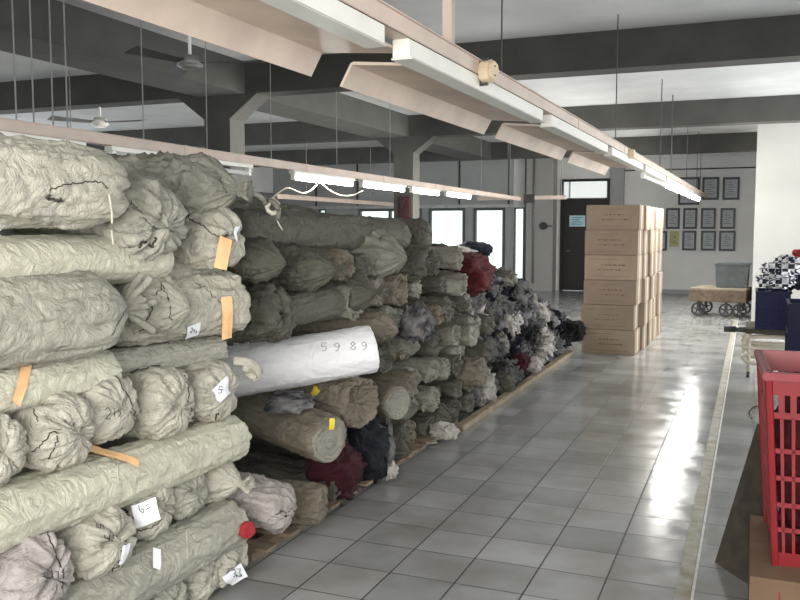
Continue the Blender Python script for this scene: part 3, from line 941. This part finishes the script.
patch(S, 351, 410, .05, .10, 0, 'yellow', 'yellow_tag', off=.02)
S = sack(on(0, 300, 385, -3.0), on(0, 398, 404, -2.07), .125, 'flat', 'sackt', 46, wr=.45)
dress(S, 'tan fabric roll with a flat round end, behind the gaping sack', 'fabric roll', G2)
end_disc(S, .9)
S = sack(on(0, 190, 381, -2.9), on(0, 374, 350, -2.04), .165, 'flat', 'sackw', 47, wr=.25)
dress(S, 'white plastic-wrapped fabric roll lying across the second pile', 'fabric roll', G2)
# writing on the white roll
for cx, cy, k_ in ((324, 347, 5), (337, 347, 9), (353, 346, 8), (364, 346, 9)): scribble(S, cx, cy, 4, S.o, 0, k_)
# cloths between rolls
def bundle(p, sx, sy, sz, m, seed, rz=0, amp=.35, name='garment_bundle', fr=1.0):
    rnd = random.Random(seed)
    off = Vector((rnd.uniform(-40, 40), rnd.uniform(-40, 40), rnd.uniform(-40, 40)))
    bm = bmesh.new()
    bmesh.ops.create_icosphere(bm, subdivisions=4, radius=1)
    for v in bm.verts:
        n = v.co.normalized()
        k = Vector((abs(n.x) ** .8 * (1 if n.x > 0 else -1), abs(n.y) ** .8 * (1 if n.y > 0 else -1), abs(n.z) ** .8 * (1 if n.z > 0 else -1)))
        q = n * 1.6 * fr + off
        warp = Vector((noise.noise(q), noise.noise(q + Vector((9, 0, 0))), noise.noise(q + Vector((0, 9, 0)))))
        f = rid(noise.noise((n + warp * .7) * 2.2 * fr + off)) ** 2
        f2 = rid(noise.noise((n + warp) * 5 * fr + off)) ** 2
        v.co = k * (1 + amp * (f - .5) + amp * .4 * (f2 - .5)) + warp * amp
        v.co = Vector((v.co.x * sx, v.co.y * sy, v.co.z * sz))
        v.co.rotate(Matrix.Rotation(rz, 3, 'Z'))
    zm = min(v.co.z for v in bm.verts)
    loc = Vector(p) + Vector((0, 0, zm))
    if loc.z < .002: loc.z = .002
    for v in bm.verts: v.co.z -= zm
    for f in bm.faces: f.smooth = True
    me = bpy.data.meshes.new(name)
    bm.to_mesh(me); bm.free()
    return link(name, me, M[m], None, loc)


def T(o, l, c='cloth', g=None): return tag(o, l, c, g)


T(bundle(on(0, 335, 488, -2.22), .16, .2, .17, 'maroon', 1, .2, .2, 'folded_cloth'), 'dark maroon cloth bundle on the floor under the gaping sack')
T(bundle(on(0, 358, 462, -2.24), .2, .24, .2, 'navy', 2, .1, .2, 'folded_cloth'), 'black navy cloth bundle spilling below the gaping sack')
T(bundle(on(0, 386, 448, -2.1), .05, .06, .15, 'print', 3, 0, .4, 'cloth_scrap'), 'pale lacy printed cloth scrap hanging beside the navy bundle')
T(bundle(on(0, 389, 476, -2.08), .05, .04, .06, 'offw', 4, 0, .4, 'cloth_scrap'), 'small off-white cloth scrap on the floor under the lacy scrap')
T(bundle(on(0, 288, 402, -2.3), .13, .14, .05, 'print', 5, .3, .3, 'folded_cloth'), 'navy cloth with white print tucked beneath the white roll')
# upper sacks of the second pile
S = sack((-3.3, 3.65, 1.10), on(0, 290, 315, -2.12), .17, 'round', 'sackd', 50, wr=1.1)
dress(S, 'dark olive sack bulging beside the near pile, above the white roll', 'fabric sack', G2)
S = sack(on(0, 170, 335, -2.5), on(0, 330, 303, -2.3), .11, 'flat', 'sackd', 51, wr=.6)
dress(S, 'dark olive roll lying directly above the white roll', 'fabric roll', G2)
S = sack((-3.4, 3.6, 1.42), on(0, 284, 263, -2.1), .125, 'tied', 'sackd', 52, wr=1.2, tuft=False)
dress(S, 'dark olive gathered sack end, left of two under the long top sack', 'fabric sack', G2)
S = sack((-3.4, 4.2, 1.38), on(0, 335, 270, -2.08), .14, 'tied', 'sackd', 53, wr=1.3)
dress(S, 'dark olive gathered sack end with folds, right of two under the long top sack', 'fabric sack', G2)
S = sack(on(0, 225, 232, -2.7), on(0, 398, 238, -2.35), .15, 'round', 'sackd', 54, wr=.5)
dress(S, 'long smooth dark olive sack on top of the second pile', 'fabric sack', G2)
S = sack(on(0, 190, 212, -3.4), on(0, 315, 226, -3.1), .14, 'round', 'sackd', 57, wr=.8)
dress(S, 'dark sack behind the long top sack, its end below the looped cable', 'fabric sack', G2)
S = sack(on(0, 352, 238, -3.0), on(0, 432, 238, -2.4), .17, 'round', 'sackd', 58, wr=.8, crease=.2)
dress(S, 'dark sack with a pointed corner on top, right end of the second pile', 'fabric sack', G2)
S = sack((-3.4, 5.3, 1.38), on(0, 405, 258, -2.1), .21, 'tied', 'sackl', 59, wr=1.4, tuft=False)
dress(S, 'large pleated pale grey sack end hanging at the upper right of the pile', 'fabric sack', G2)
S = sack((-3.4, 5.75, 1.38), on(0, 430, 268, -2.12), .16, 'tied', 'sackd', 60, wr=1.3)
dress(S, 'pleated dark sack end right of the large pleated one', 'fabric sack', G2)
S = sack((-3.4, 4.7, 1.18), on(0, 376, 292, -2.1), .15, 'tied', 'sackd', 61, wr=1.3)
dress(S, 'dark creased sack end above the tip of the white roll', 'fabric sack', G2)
# --- generic stack of small roll ends behind
protos = []
busy = [(4.85, .86, .2), (5.25, .45, .17), (5.45, 1.38, .24), (5.95, 1.36, .2), (4.95, 1.17, .2), (4.6, .5, .2), (4.4, 1, .25), (4.2, .5, .4), (4.3, 1.35, .3), (4.75, .15, .18)]
rows = [.12, .33, .54, .75, .96, 1.17, 1.36]
rown = ['bottom', 'second', 'third', 'fourth', 'fifth', 'sixth', 'seventh']
c_ = 100
for ri, z_ in enumerate(rows):
    y_ = 4.35 + (ri % 2) * .11
    while y_ < 7.4:
        yy = y_ + random.uniform(-.03, .03)
        y_ += .225
        if any((yy - a) ** 2 + (z_ - b) ** 2 < c * c for a, b, c in busy): continue
        if ri > 4 and yy > 6.6: continue
        if ri > 3 and yy > 7.0: continue
        c_ += 1
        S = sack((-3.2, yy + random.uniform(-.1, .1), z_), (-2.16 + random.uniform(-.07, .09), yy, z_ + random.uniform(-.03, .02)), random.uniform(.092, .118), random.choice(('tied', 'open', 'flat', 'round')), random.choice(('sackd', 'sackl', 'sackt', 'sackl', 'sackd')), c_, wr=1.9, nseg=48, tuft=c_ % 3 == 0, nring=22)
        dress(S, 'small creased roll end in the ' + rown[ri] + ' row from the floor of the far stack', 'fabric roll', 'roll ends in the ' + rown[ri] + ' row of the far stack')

# --- garments heap
heights = [(6.6, 1.42), (7.2, 1.36), (8.0, 1.22), (8.7, 1.12), (9.6, .92), (10.4, .66), (11.0, .42)]


def hh_(y):
    for (a, b), (c, d_) in zip(heights, heights[1:]):
        if a <= y <= c: return b + (d_ - b) * (y - a) / (c - a)
    return .3


cm = [('offw', 'off-white'), ('sackl', 'pale grey'), ('navy', 'navy'), ('black', 'black'), ('midg', 'grey'), ('black', 'black'), ('print', 'dark printed'), ('sackd', 'olive'), ('offw', 'off-white'), ('midg', 'grey'), ('print', 'dark printed')]
i = 0
yy = 7.15
while yy < 11.0:
    H_ = hh_(yy)
    zz = .1
    while zz < H_:
        xx = -2.22 - zz * .28 + random.uniform(-.07, .05)
        k_, nm = random.choice(cm)
        far = 'nearer' if yy < 9 else 'farther'
        T(bundle((xx, yy + random.uniform(-.08, .08), zz), random.uniform(.09, .17), random.uniform(.08, .16), random.uniform(.08, .16), k_, 200 + i, random.uniform(-1, 1), .45, fr=1.35),
          nm + ' crumpled garment bundle in the ' + far + ' half of the loose clothes heap', 'garment', nm + ' garments in the ' + far + ' half of the heap')
        i += 1
        zz += random.uniform(.14, .18)
    # inner fill of the heap
    o = bundle((-2.75, yy + .05, H_ * .45), .3, .1, H_ * .45, random.choice(('midg', 'black', 'sackd')), 600 + i, 0, .25)
    T(o, 'large dark cloth bale inside the loose clothes heap', 'garment', 'bales inside the clothes heap')
    yy += random.uniform(.2, .25)
T(bundle(on(0, 464, 274, -2.4) , .25, .45, .2, 'maroon2', 9, .2, .16, 'folded_cloth'), 'dark red cloth pile on top of the clothes heap before the windows')
T(bundle(on(0, 474, 250, -2.75), .2, .28, .09, 'navy', 10, .2, .2, 'folded_cloth'), 'navy cloth draped over the red cloth pile')
T(bundle(on(0, 438, 262, -2.4), .18, .25, .1, 'navy', 11, .2, .2, 'folded_cloth'), 'navy cloth left of the red cloth, beside the pleated sack')
T(bundle(on(0, 448, 251, -2.9), .25, .28, .05, 'offw', 12, .2, .2, 'folded_cloth'), 'off-white cloth under the navy one on the clothes heap')
T(bundle(on(0, 470, 372, -2.15), .15, .24, .12, 'sackt', 13, .2, .3, 'folded_cloth'), 'tan cloth bundle low in front of the clothes heap')
T(bundle(on(0, 521, 362, -2.1), .08, .14, .09, 'maroon', 14, 0, .3, 'folded_cloth'), 'small maroon cloth at the far foot of the heap')
T(bundle(on(0, 534, 364, -2.0), .07, .1, .07, 'offw', 15, 0, .35, 'folded_cloth'), 'off-white cloth scrap at the far foot of the heap, on the edge')
T(bundle(on(2, 443, 436, .04), .10, .1, .06, 'offw', 16, 0, .3, 'cloth_scrap'), 'white crumpled bag on the floor at the pallet edge')
T(bundle(on(2, 428, 442, .02), .07, .03, .015, 'offw', 17, .6, .2, 'cloth_scrap'), 'thin white scrap on the floor beside the white bag')
T(bundle(on(0, 418, 325, -2.1), .1, .12, .12, 'print', 18, 0, .4, 'folded_cloth'), 'dark printed cloth wedged between the roll ends')
T(bundle(on(1, 572, 330, 10.9), .16, .2, .13, 'black', 19, 0, .35, 'garment_bundle'), 'black garment bundle against the tall carton stack', 'garment')
T(bundle(on(2, 555, 352, .06), .14, .16, .1, 'midg', 20, 0, .4, 'garment_bundle'), 'grey garment bundle at the end of the heap near the cartons', 'garment')
# low wood edging and pallets
o = rel(tag(ob('floor_batten', lambda b: bx(b, -2.13, -2.06, 6.35, 10.9, 0, .05), M['woodl'], bevel=.004), 'pale wooden batten along the foot of the clothes heap', 'batten'))
for i, (a, c) in enumerate(((3.45, 4.7), (4.8, 6.1))):
    t = thing('wooden_pallet', 'low dark wooden pallet under the second pile, ' + ('nearer the camera' if i == 0 else 'farther from the camera'), 'pallet', (-2.6, a, 0), 0, 'pallets under the second pile')
    L_ = c - a
    for k in range(3): ob('bearer', lambda b: bx(b, -.45 + k * .4, -.38 + k * .4, 0, L_, .0, .05), M['wood'], t)
    ob('deck', lambda b: [bx(b, -.48, .5, q * (L_ - .1) / 5, q * (L_ - .1) / 5 + .1, .05, .068) for q in range(6)], M['wood'], t)
o = thing('small_carton', 'small brown carton low between the roll ends near the floor batten', 'carton', on(2, 447, 422, 0) + Vector((-.12, .1, .0)))
ob('box_body', lambda b: bx(b, -.1, .1, -.12, .12, 0, .2), M['boxb'], o, bevel=.004)
ob('tape_strip', lambda b: bx(b, -.1, .1, -.02, .02, .2, .2015), M['cartone'], o)

# ------------------------------------------------------------------ CARTON STACK
CW, CD, CH = .655, .5, .315


def stroke_rows(b, w, n, seed, z0, z1):
    rnd = random.Random(seed)
    for k in range(n):
        z = z0 + (z1 - z0) * (k + .5) / n
        x = -w / 2 + rnd.uniform(0, .06)
        while x < w / 2 - .03:
            l = rnd.uniform(.012, .05)
            hgt = rnd.uniform(.008, .02)
            bx(b, x, x + l, -.002, 0, z - hgt / 2, z + hgt / 2)
            x += l + rnd.uniform(.006, .02)


lev = ['bottom', 'second', 'third', 'fourth', 'fifth', 'top']
cdx = ['front', 'second', 'third', 'fourth', 'fifth']
for c in range(5):
    for l_ in range(6):
        rnd = random.Random(c * 10 + l_)
        jx = rnd.uniform(-.015, .015) + (0.02 if (l_ in (1, 2) and c in (1, 2)) else 0) - (0.03 if c == 0 and l_ in (0, 1, 2) else 0)
        jy = rnd.uniform(-.01, .01)
        px_, py_ = -1.635 + jx + c * .012, 11.02 + c * (CD + .03) + jy
        t = thing('cardboard_carton', lev[l_] + ' carton of the ' + cdx[c] + ' column in the tall brown carton stack', 'carton', (px_, py_, l_ * CH), rnd.uniform(-.012, .012), 'cartons in the tall stack')
        ob('box_body', lambda b: bx(b, -CW / 2, CW / 2, 0, CD, .001, CH - .002), M['carton'] if (l_ + c) % 3 else M['cartonl'], t, bevel=.006)
        ob('tape_strip', lambda b: (bx(b, CW / 2, CW / 2 + .0015, CD / 2 - .03, CD / 2 + .03, .004, CH - .004),), M['cartone'], t)
        if c == 0:
            ob('printed_text', lambda b: (stroke_rows(b, .34, 2, l_, .10, .22), bx(b, -.26, .24, -.001, 0, .045, .049), bx(b, -.26, .1, -.001, 0, .26, .264)), M['brownink'], t)

# ------------------------------------------------------------------ framed certificates
fr = [(678, 700, 177, 205, 'large, left end of the top row'), (702, 719.5, 177, 200, 'middle of the top row'), (722.3, 740, 177, 200, 'right end of the top row'),
      (665.6, 680.2, 208, 229, 'first from the left in the middle row'), (682.8, 697.6, 208, 229, 'second from the left in the middle row'), (700.6, 716.2, 208, 229, 'third from the left in the middle row'), (720, 735.8, 208, 229, 'right end of the middle row'),
      (653, 667.4, 231, 250.5, 'half hidden by the carton stack, bottom row'), (669.4, 679.2, 231, 246.6, 'small gold one in the bottom row'), (682, 696.6, 230.6, 250.4, 'right of the gold one in the bottom row'), (700.6, 716.2, 230.6, 250.6, 'third black-framed in the bottom row'), (718.6, 735.8, 230.6, 251, 'right end of the bottom row')]
for x0, x1, y0, y1, lb in fr:
    a = on(1, x0, y1, 21.99); b2 = on(1, x1, y0, 21.99)
    w_ = b2.x - a.x; h_ = b2.z - a.z
    g = 'small gold' in lb
    t = thing('framed_certificate', ('gold framed certificate, ' if g else 'black framed certificate on the back wall, ') + lb, 'picture frame', ((a.x + b2.x) / 2, 21.995, a.z), 0, 'framed certificates on the back wall')
    def ff(b):
        q = .05
        bx(b, -w_ / 2, -w_ / 2 + q, -.03, 0, 0, h_); bx(b, w_ / 2 - q, w_ / 2, -.03, 0, 0, h_)
        bx(b, -w_ / 2 + q, w_ / 2 - q, -.03, 0, 0, q); bx(b, -w_ / 2 + q, w_ / 2 - q, -.03, 0, h_ - q, h_)
    ob('frame', ff, M['certg'] if g else M['black_frame'], t)
    ob('certificate', lambda b: bx(b, -w_ / 2 + .04, w_ / 2 - .04, -.015, -.005, .04, h_ - .04), M['certg'] if g else M['cert'], t)
    ob('printed_text', lambda b: [bx(b, -w_ * .25 + .03 * (k % 2), w_ * .25 - .04 * (k % 3), -.017, -.015, h_ * (.25 + .1 * k), h_ * (.25 + .1 * k) + .012) for k in range(6)], M['greybox'], t)

# ------------------------------------------------------------------ CART with grey box
t = thing('platform_cart', 'old wooden platform cart with iron wheels near the cream wall block', 'cart', (-.46, 16.75, 0), math.radians(-8))
zt = .30
ob('deck', lambda b: bx(b, -.52, .45, -.42, .55, zt + .19, zt + .22), M['cartwt'], t, bevel=.004)
for q in ((-.52, .45, -.42, -.37), (-.52, .45, .5, .55), (-.52, -.47, -.37, .5), (.4, .45, -.37, .5)):
    ob('side_rail', lambda b: bx(b, *q, zt - .02, zt + .19), M['cartwood'], t, bevel=.004)
for wx, wy in ((-.38, -.3), (.1, -.3), (.33, -.3), (-.38, .4), (.3, .4)):
    def wh(b):
        n = 24; R1 = .125
        for k in range(n):
            a0, a1 = 2 * PI * k / n, 2 * PI * (k + 1) / n
            vs = []
            for yy in (-.025, .025):
                for rr, aa in ((R1, a0), (R1, a1), (R1 - .03, a1), (R1 - .03, a0)):
                    vs.append(b.verts.new((wx + rr * math.cos(aa), wy + yy, R1 + .002 + rr * math.sin(aa))))
            for q in ((0, 1, 2, 3), (7, 6, 5, 4), (0, 4, 5, 1), (1, 5, 6, 2), (2, 6, 7, 3), (3, 7, 4, 0)): b.faces.new([vs[i] for i in q])
        for k in range(5):
            a = 2 * PI * k / 5 + .3
            cyl(b, (wx, wy, R1), (wx + (R1 - .02) * math.cos(a), wy, R1 + (R1 - .02) * math.sin(a)), .012, 6)
        cyl(b, (wx, wy - .04, R1), (wx, wy + .04, R1), .03, 12)
    w_o = ob('wheel', wh, M['iron'], t)
    ob('fork', lambda b: (bx(b, wx - .02, wx + .02, wy - .045, wy - .035, .11, zt + .0), bx(b, wx - .02, wx + .02, wy + .035, wy + .045, .11, zt + .0), bx(b, wx - .06, wx + .06, wy - .05, wy + .05, zt - .03, zt - .0)), M['iron'], w_o)
a = on(1, 716.5, 286, 16.7); b2 = on(1, 751, 262.5, 16.7)
w_ = b2.x - a.x; h_ = b2.z - a.z
t = thing('plastic_tub', 'slate grey lidded box standing on the wooden cart', 'box', (a.x + w_ / 2 - .02, 16.85, zt + .2206), math.radians(-3))
h_ = .45
ob('tub_body', lambda b: [setattr(v, 'co', Vector((v.co.x * (1 if v.co.z > .2 else .93), v.co.y, v.co.z))) for v in bx(b, -w_ / 2, w_ / 2, -.2, .2, 0, h_ - .05)], M['greybox'], t, bevel=.01)
ob('lid', lambda b: bx(b, -w_ / 2 - .02, w_ / 2 + .02, -.22, .22, h_ - .05, h_), M['greybox'], t, bevel=.01)
ob('marking', lambda b: stroke_rows(b, w_ * .7, 1, 5, .2, .34), M['steel'], t).location.y = -.2

# ------------------------------------------------------------------ blue crates, trolley, checked cloth
zc = .53
t = thing('beige_trolley', 'beige tubular trolley with a dark board carrying the navy crate', 'trolley', (.30, 9.9, 0))
ob('board', lambda b: bx(b, -.34, .5, -.05, .75, zc - .055, zc), M['corr'], t, bevel=.004)
ob('handle', lambda b: (cyl(b, (-.48, .1, zc - .03), (-.26, .1, zc - .03), .028), cyl(b, (-.56, .1, zc - .03), (-.44, .1, zc - .03), .034)), M['steel'], t, smooth=True)
for q in range(2):
    for yy in (0, .5):
        tube_mesh('bent_tube', [(.3, yy, zc - .08 - q * .17), (-.26, yy, zc - .08 - q * .17), (-.34, yy, zc - .13 - q * .17), (-.38, yy, zc - .20 - q * .1), (-.30, yy, zc - .22 - q * .17), (.3, yy, zc - .22 - q * .17)], .022, M['beige'], t, smooth_n=2)
for xx in (-.3, .3):
    for yy in (0, .6):
        ob('leg', lambda b: cyl(b, (xx, yy, .06), (xx, yy, zc - .05), .018), M['beige'], t, smooth=True)
        ob('caster', lambda b: cyl(b, (xx - .015, yy, .03), (xx + .015, yy, .03), .03, 14), M['iron'], t)


def crate(loc, w, d_, h, m, label, wt=.012):
    t = thing('plastic_crate', label, 'crate', loc)
    def f(b):
        bx(b, 0, w, 0, wt, 0, h); bx(b, 0, w, d_ - wt, d_, 0, h); bx(b, 0, wt, wt, d_ - wt, 0, h); bx(b, w - wt, w, wt, d_ - wt, 0, h)
        bx(b, wt, w - wt, wt, d_ - wt, 0, wt)
    ob('crate_body', f, m, t)
    def rim(b):
        for z, k in ((h - .02, .014), (h * .55, .01), (.0, .008)):
            bx(b, -k, w + k, -k, 0, z, z + .02); bx(b, -k, w + k, d_, d_ + k, z, z + .02)
            bx(b, -k, 0, 0, d_, z, z + .02); bx(b, w, w + k, 0, d_, z, z + .02)
    ob('rim', rim, m, t)
    def ribs(b):
        n = 5
        for k in range(n + 1):
            x = k * (w - .012) / n
            bx(b, x, x + .012, -.008, 0, .02, h - .02)
            yy = k * (d_ - .012) / n
            bx(b, -.008, 0, yy, yy + .012, .02, h - .02)
    ob('rib', ribs, m, t)
    return t


crate((.06, 9.85, zc), .33, .6, .40, M['blue'], 'navy plastic crate on the beige trolley, its rim level with the checked cloths')
crate((.33, 8.5, .30), .5, .6, .62, M['blue'], 'navy plastic crate cut by the right edge, in front of the other navy crate')
crate((.33, 8.5, 0), .5, .6, .295, M['blue'], 'lowest navy plastic crate, mostly hidden behind the red basket')
M['check'] = None
m = bpy.data.materials.new('checked_cloth'); m.use_nodes = True
nt = m.node_tree; bs = nt.nodes['Principled BSDF']; bs.inputs['Roughness'].default_value = .85
tc = nt.nodes.new('ShaderNodeTexCoord'); ck = nt.nodes.new('ShaderNodeTexChecker'); ck.inputs['Scale'].default_value = 16
ck.inputs['Color1'].default_value = (.62, .62, .64, 1); ck.inputs['Color2'].default_value = (.012, .014, .03, 1)
nt.links.new(tc.outputs['Object'], ck.inputs['Vector']); nt.links.new(ck.outputs['Color'], bs.inputs['Base Color'])
M['check'] = m
for i, (x, y, sx, sy, sz, mm, lb) in enumerate(((775, 276, .15, .2, .06, 'check', 'black and white checked cloth, lowest at the left of the crate pile'),
                                             (781, 265, .15, .2, .07, 'check', 'black and white checked cloth bunched mid pile over the navy crate'),
                                             (794, 258, .16, .2, .08, 'check', 'black and white checked cloth, topmost of the crate pile'),
                                             (797, 274, .14, .2, .09, 'navy', 'navy cloth between checked ones over the navy crate'),
                                             (800, 248, .06, .1, .03, 'red', 'red cloth edge on top of the checked cloths'))):
    T(bundle(on(1, x, y + 5, 9.9 + .06 * i if i < 4 else 9.6), sx * 1.15, sy, sz * 1.25, mm, 300 + i, .3, .3, 'checked_cloth' if mm == 'check' else 'folded_cloth', fr=.8), lb)
T(bundle((.235, 10.15, .74), .13, .25, .2, 'navy', 320, 0, .1, 'folded_cloth'), 'navy cloth filling the navy crate on the trolley')

# ------------------------------------------------------------------ RED BASKET on the brown carton
t = thing('brown_carton', 'brown carton standing at the lower right under the red basket', 'carton', (.03, 3.35, 0))
BW, BD, BH = .55, .74, .31
def cb(b):
    wt = .006
    bx(b, 0, BW, 0, wt, 0, BH); bx(b, 0, BW, BD - wt, BD, 0, BH); bx(b, 0, wt, wt, BD - wt, 0, BH); bx(b, BW - wt, BW, wt, BD - wt, 0, BH)
    bx(b, wt, BW - wt, wt, BD - wt, 0, wt)
    bx(b, wt, BW - wt, wt, BD - wt, BH - .012, BH - .006)
ob('box_body', cb, M['boxb'], t)
ob('flap', lambda b: bx(b, .0, BW, BD * .5 + .002, BD, BH, BH + .005), M['boxb'], t)
ob('flap', lambda b: bx(b, .0, BW, 0, BD * .5 - .002, BH, BH + .005), M['boxb'], t)
for k in range(2): ob('staple', lambda b: bx(b, .1, .104, -.003, 0, .08 + k * .14, .13 + k * .14), M['redd'], t)
t = thing('red_basket', 'tall red plastic lattice basket standing on the brown carton', 'basket', (.072, 3.45, BH + .006), math.radians(2.5))
RW, RD, RH = .5, .62, .75


def wallpts(u, v, side):
    """tapered basket: v 0 bottom..1 top, u along the side"""
    e = .045 * (1 - v)
    if side == 0: return Vector((e + u * (RW - 2 * e), e, v * RH))
    if side == 1: return Vector((e + u * (RW - 2 * e), RD - e, v * RH))
    if side == 2: return Vector((e, e + u * (RD - 2 * e), v * RH))
    return Vector((RW - e, e + u * (RD - 2 * e), v * RH))


def slab(b, side, u0, u1, v0, v1, th=.006):
    nrm = {0: Vector((0, 1, 0)), 1: Vector((0, -1, 0)), 2: Vector((1, 0, 0)), 3: Vector((-1, 0, 0))}[side]
    c = [wallpts(u0, v0, side), wallpts(u1, v0, side), wallpts(u1, v1, side), wallpts(u0, v1, side)]
    vs = [b.verts.new(p) for p in c] + [b.verts.new(p + nrm * th) for p in c]
    for q in ((0, 1, 2, 3), (7, 6, 5, 4), (0, 4, 5, 1), (1, 5, 6, 2), (2, 6, 7, 3), (3, 7, 4, 0)): b.faces.new([vs[i] for i in q])


def lat(b, side):
    slab(b, side, 0, 1, .885, 1, .01)                    # solid top band
    slab(b, side, 0, 1, 0, .07, .008)
    n = 12
    for k in range(n + 1):                                # slot row under the band
        u = k / n
        slab(b, side, max(0, u - .022), min(1, u + .022), .79, .885, .006)
    slab(b, side, 0, 1, .765, .795, .014)
    for v in (.60, .46, .32, .19): slab(b, side, 0, 1, v - .012, v + .012, .008)
    for k in range(n + 1):
        u = k / n
        slab(b, side, max(0, u - .013), min(1, u + .013), .07, .77, .008)


for sd in range(4): ob('lattice_wall', lambda b: lat(b, sd), M['redp'], t)
ob('base', lambda b: bx(b, .05, RW - .05, .05, RD - .05, 0, .012), M['redp'], t)
def rimf(b):
    k = .022
    bx(b, -k, RW + k, -k, 0.0, RH - .03, RH); bx(b, -k, RW + k, RD, RD + k, RH - .03, RH)
    bx(b, -k, 0, 0, RD, RH - .03, RH); bx(b, RW, RW + k, 0, RD, RH - .03, RH)
ob('rim', rimf, M['redp'], t, bevel=.004)
for s0 in (0, RW):
    for y0 in (0, RD):
        ob('corner_post', lambda b: cyl(b, (s0 + (.05 if s0 == 0 else -.05), y0 + (.05 if y0 == 0 else -.05), .0), (s0, y0, RH - .03), .014, 8), M['redp'], t)
o = bundle((.05 + RW / 2, 3.47 + RD / 2, BH + .36), .205, .26, .33, 'maroon2', 77, 0, .08, 'folded_cloth')
T(o, 'dark red cloth filling the inside of the red basket')

# leaning brown corrugated boards
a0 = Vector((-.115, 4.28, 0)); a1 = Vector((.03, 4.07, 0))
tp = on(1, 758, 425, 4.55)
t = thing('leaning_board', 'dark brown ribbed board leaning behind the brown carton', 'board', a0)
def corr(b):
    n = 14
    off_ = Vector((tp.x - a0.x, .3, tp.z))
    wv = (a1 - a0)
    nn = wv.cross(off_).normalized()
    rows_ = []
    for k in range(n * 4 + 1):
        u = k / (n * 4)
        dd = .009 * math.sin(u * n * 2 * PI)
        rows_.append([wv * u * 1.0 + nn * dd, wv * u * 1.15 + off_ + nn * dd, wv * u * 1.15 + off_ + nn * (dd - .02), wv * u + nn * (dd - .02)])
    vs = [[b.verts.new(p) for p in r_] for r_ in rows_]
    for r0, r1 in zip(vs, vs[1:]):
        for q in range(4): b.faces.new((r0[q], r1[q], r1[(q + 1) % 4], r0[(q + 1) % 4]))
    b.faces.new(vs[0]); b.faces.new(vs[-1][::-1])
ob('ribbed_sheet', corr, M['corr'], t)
# black bit of wire on floor
o = tube_mesh('wire_scrap', [on(2, x, y, .008) for x, y in ((752, 418), (749, 412), (751, 408), (757, 406), (764, 405))], .006, M['steel'])
rel(tag(o, 'small bent black wire on the floor beside the leaning board', 'wire'))

# ------------------------------------------------------------------ LIGHTS
def area(name, loc, rot, sx, sy, e, col=(1, 1, 1)):
    l = bpy.data.lights.new(name, 'AREA'); l.shape = 'RECTANGLE'; l.size = sx; l.size_y = sy; l.energy = e; l.color = col
    o = bpy.data.objects.new(name, l); COL.objects.link(o); o.location = loc; o.rotation_euler = rot
    return o


area('added_light_front', (-.3, -1.6, 1.85), (math.radians(90), 0, 0), 3.4, 1.4, 290, (1, .985, .95))  # unseen source behind the camera, added to light the near pile
area('added_light_right_near', (3.58, 1.5, 1.85), (0, math.radians(90), 0), 1.6, 5.8, 55, (1, .98, .95))  # unseen near-right source, added beside the front one
area('added_light_right_far', (3.58, 11.4, 1.6), (0, math.radians(90), 0), 2.5, 6.2, 430, (.97, .99, 1))  # unseen far-right source, added to brighten floor and carton sides
area('added_light_left', (-12.98, 8.7, 1.8), (0, math.radians(-90), 0), 1.8, 14.4, 190, (.97, .99, 1))  # unseen left source, added as fill for the ceiling there
w = bpy.data.worlds.new('world'); bpy.context.scene.world = w
w.use_nodes = True
w.node_tree.nodes['Background'].inputs[0].default_value = (.8, .9, 1, 1)
w.node_tree.nodes['Background'].inputs[1].default_value = .8
sc = bpy.context.scene
sc.view_settings.view_transform = 'Standard'
sc.view_settings.look = 'None'
sc.view_settings.exposure = .15
sc.view_settings.gamma = 1
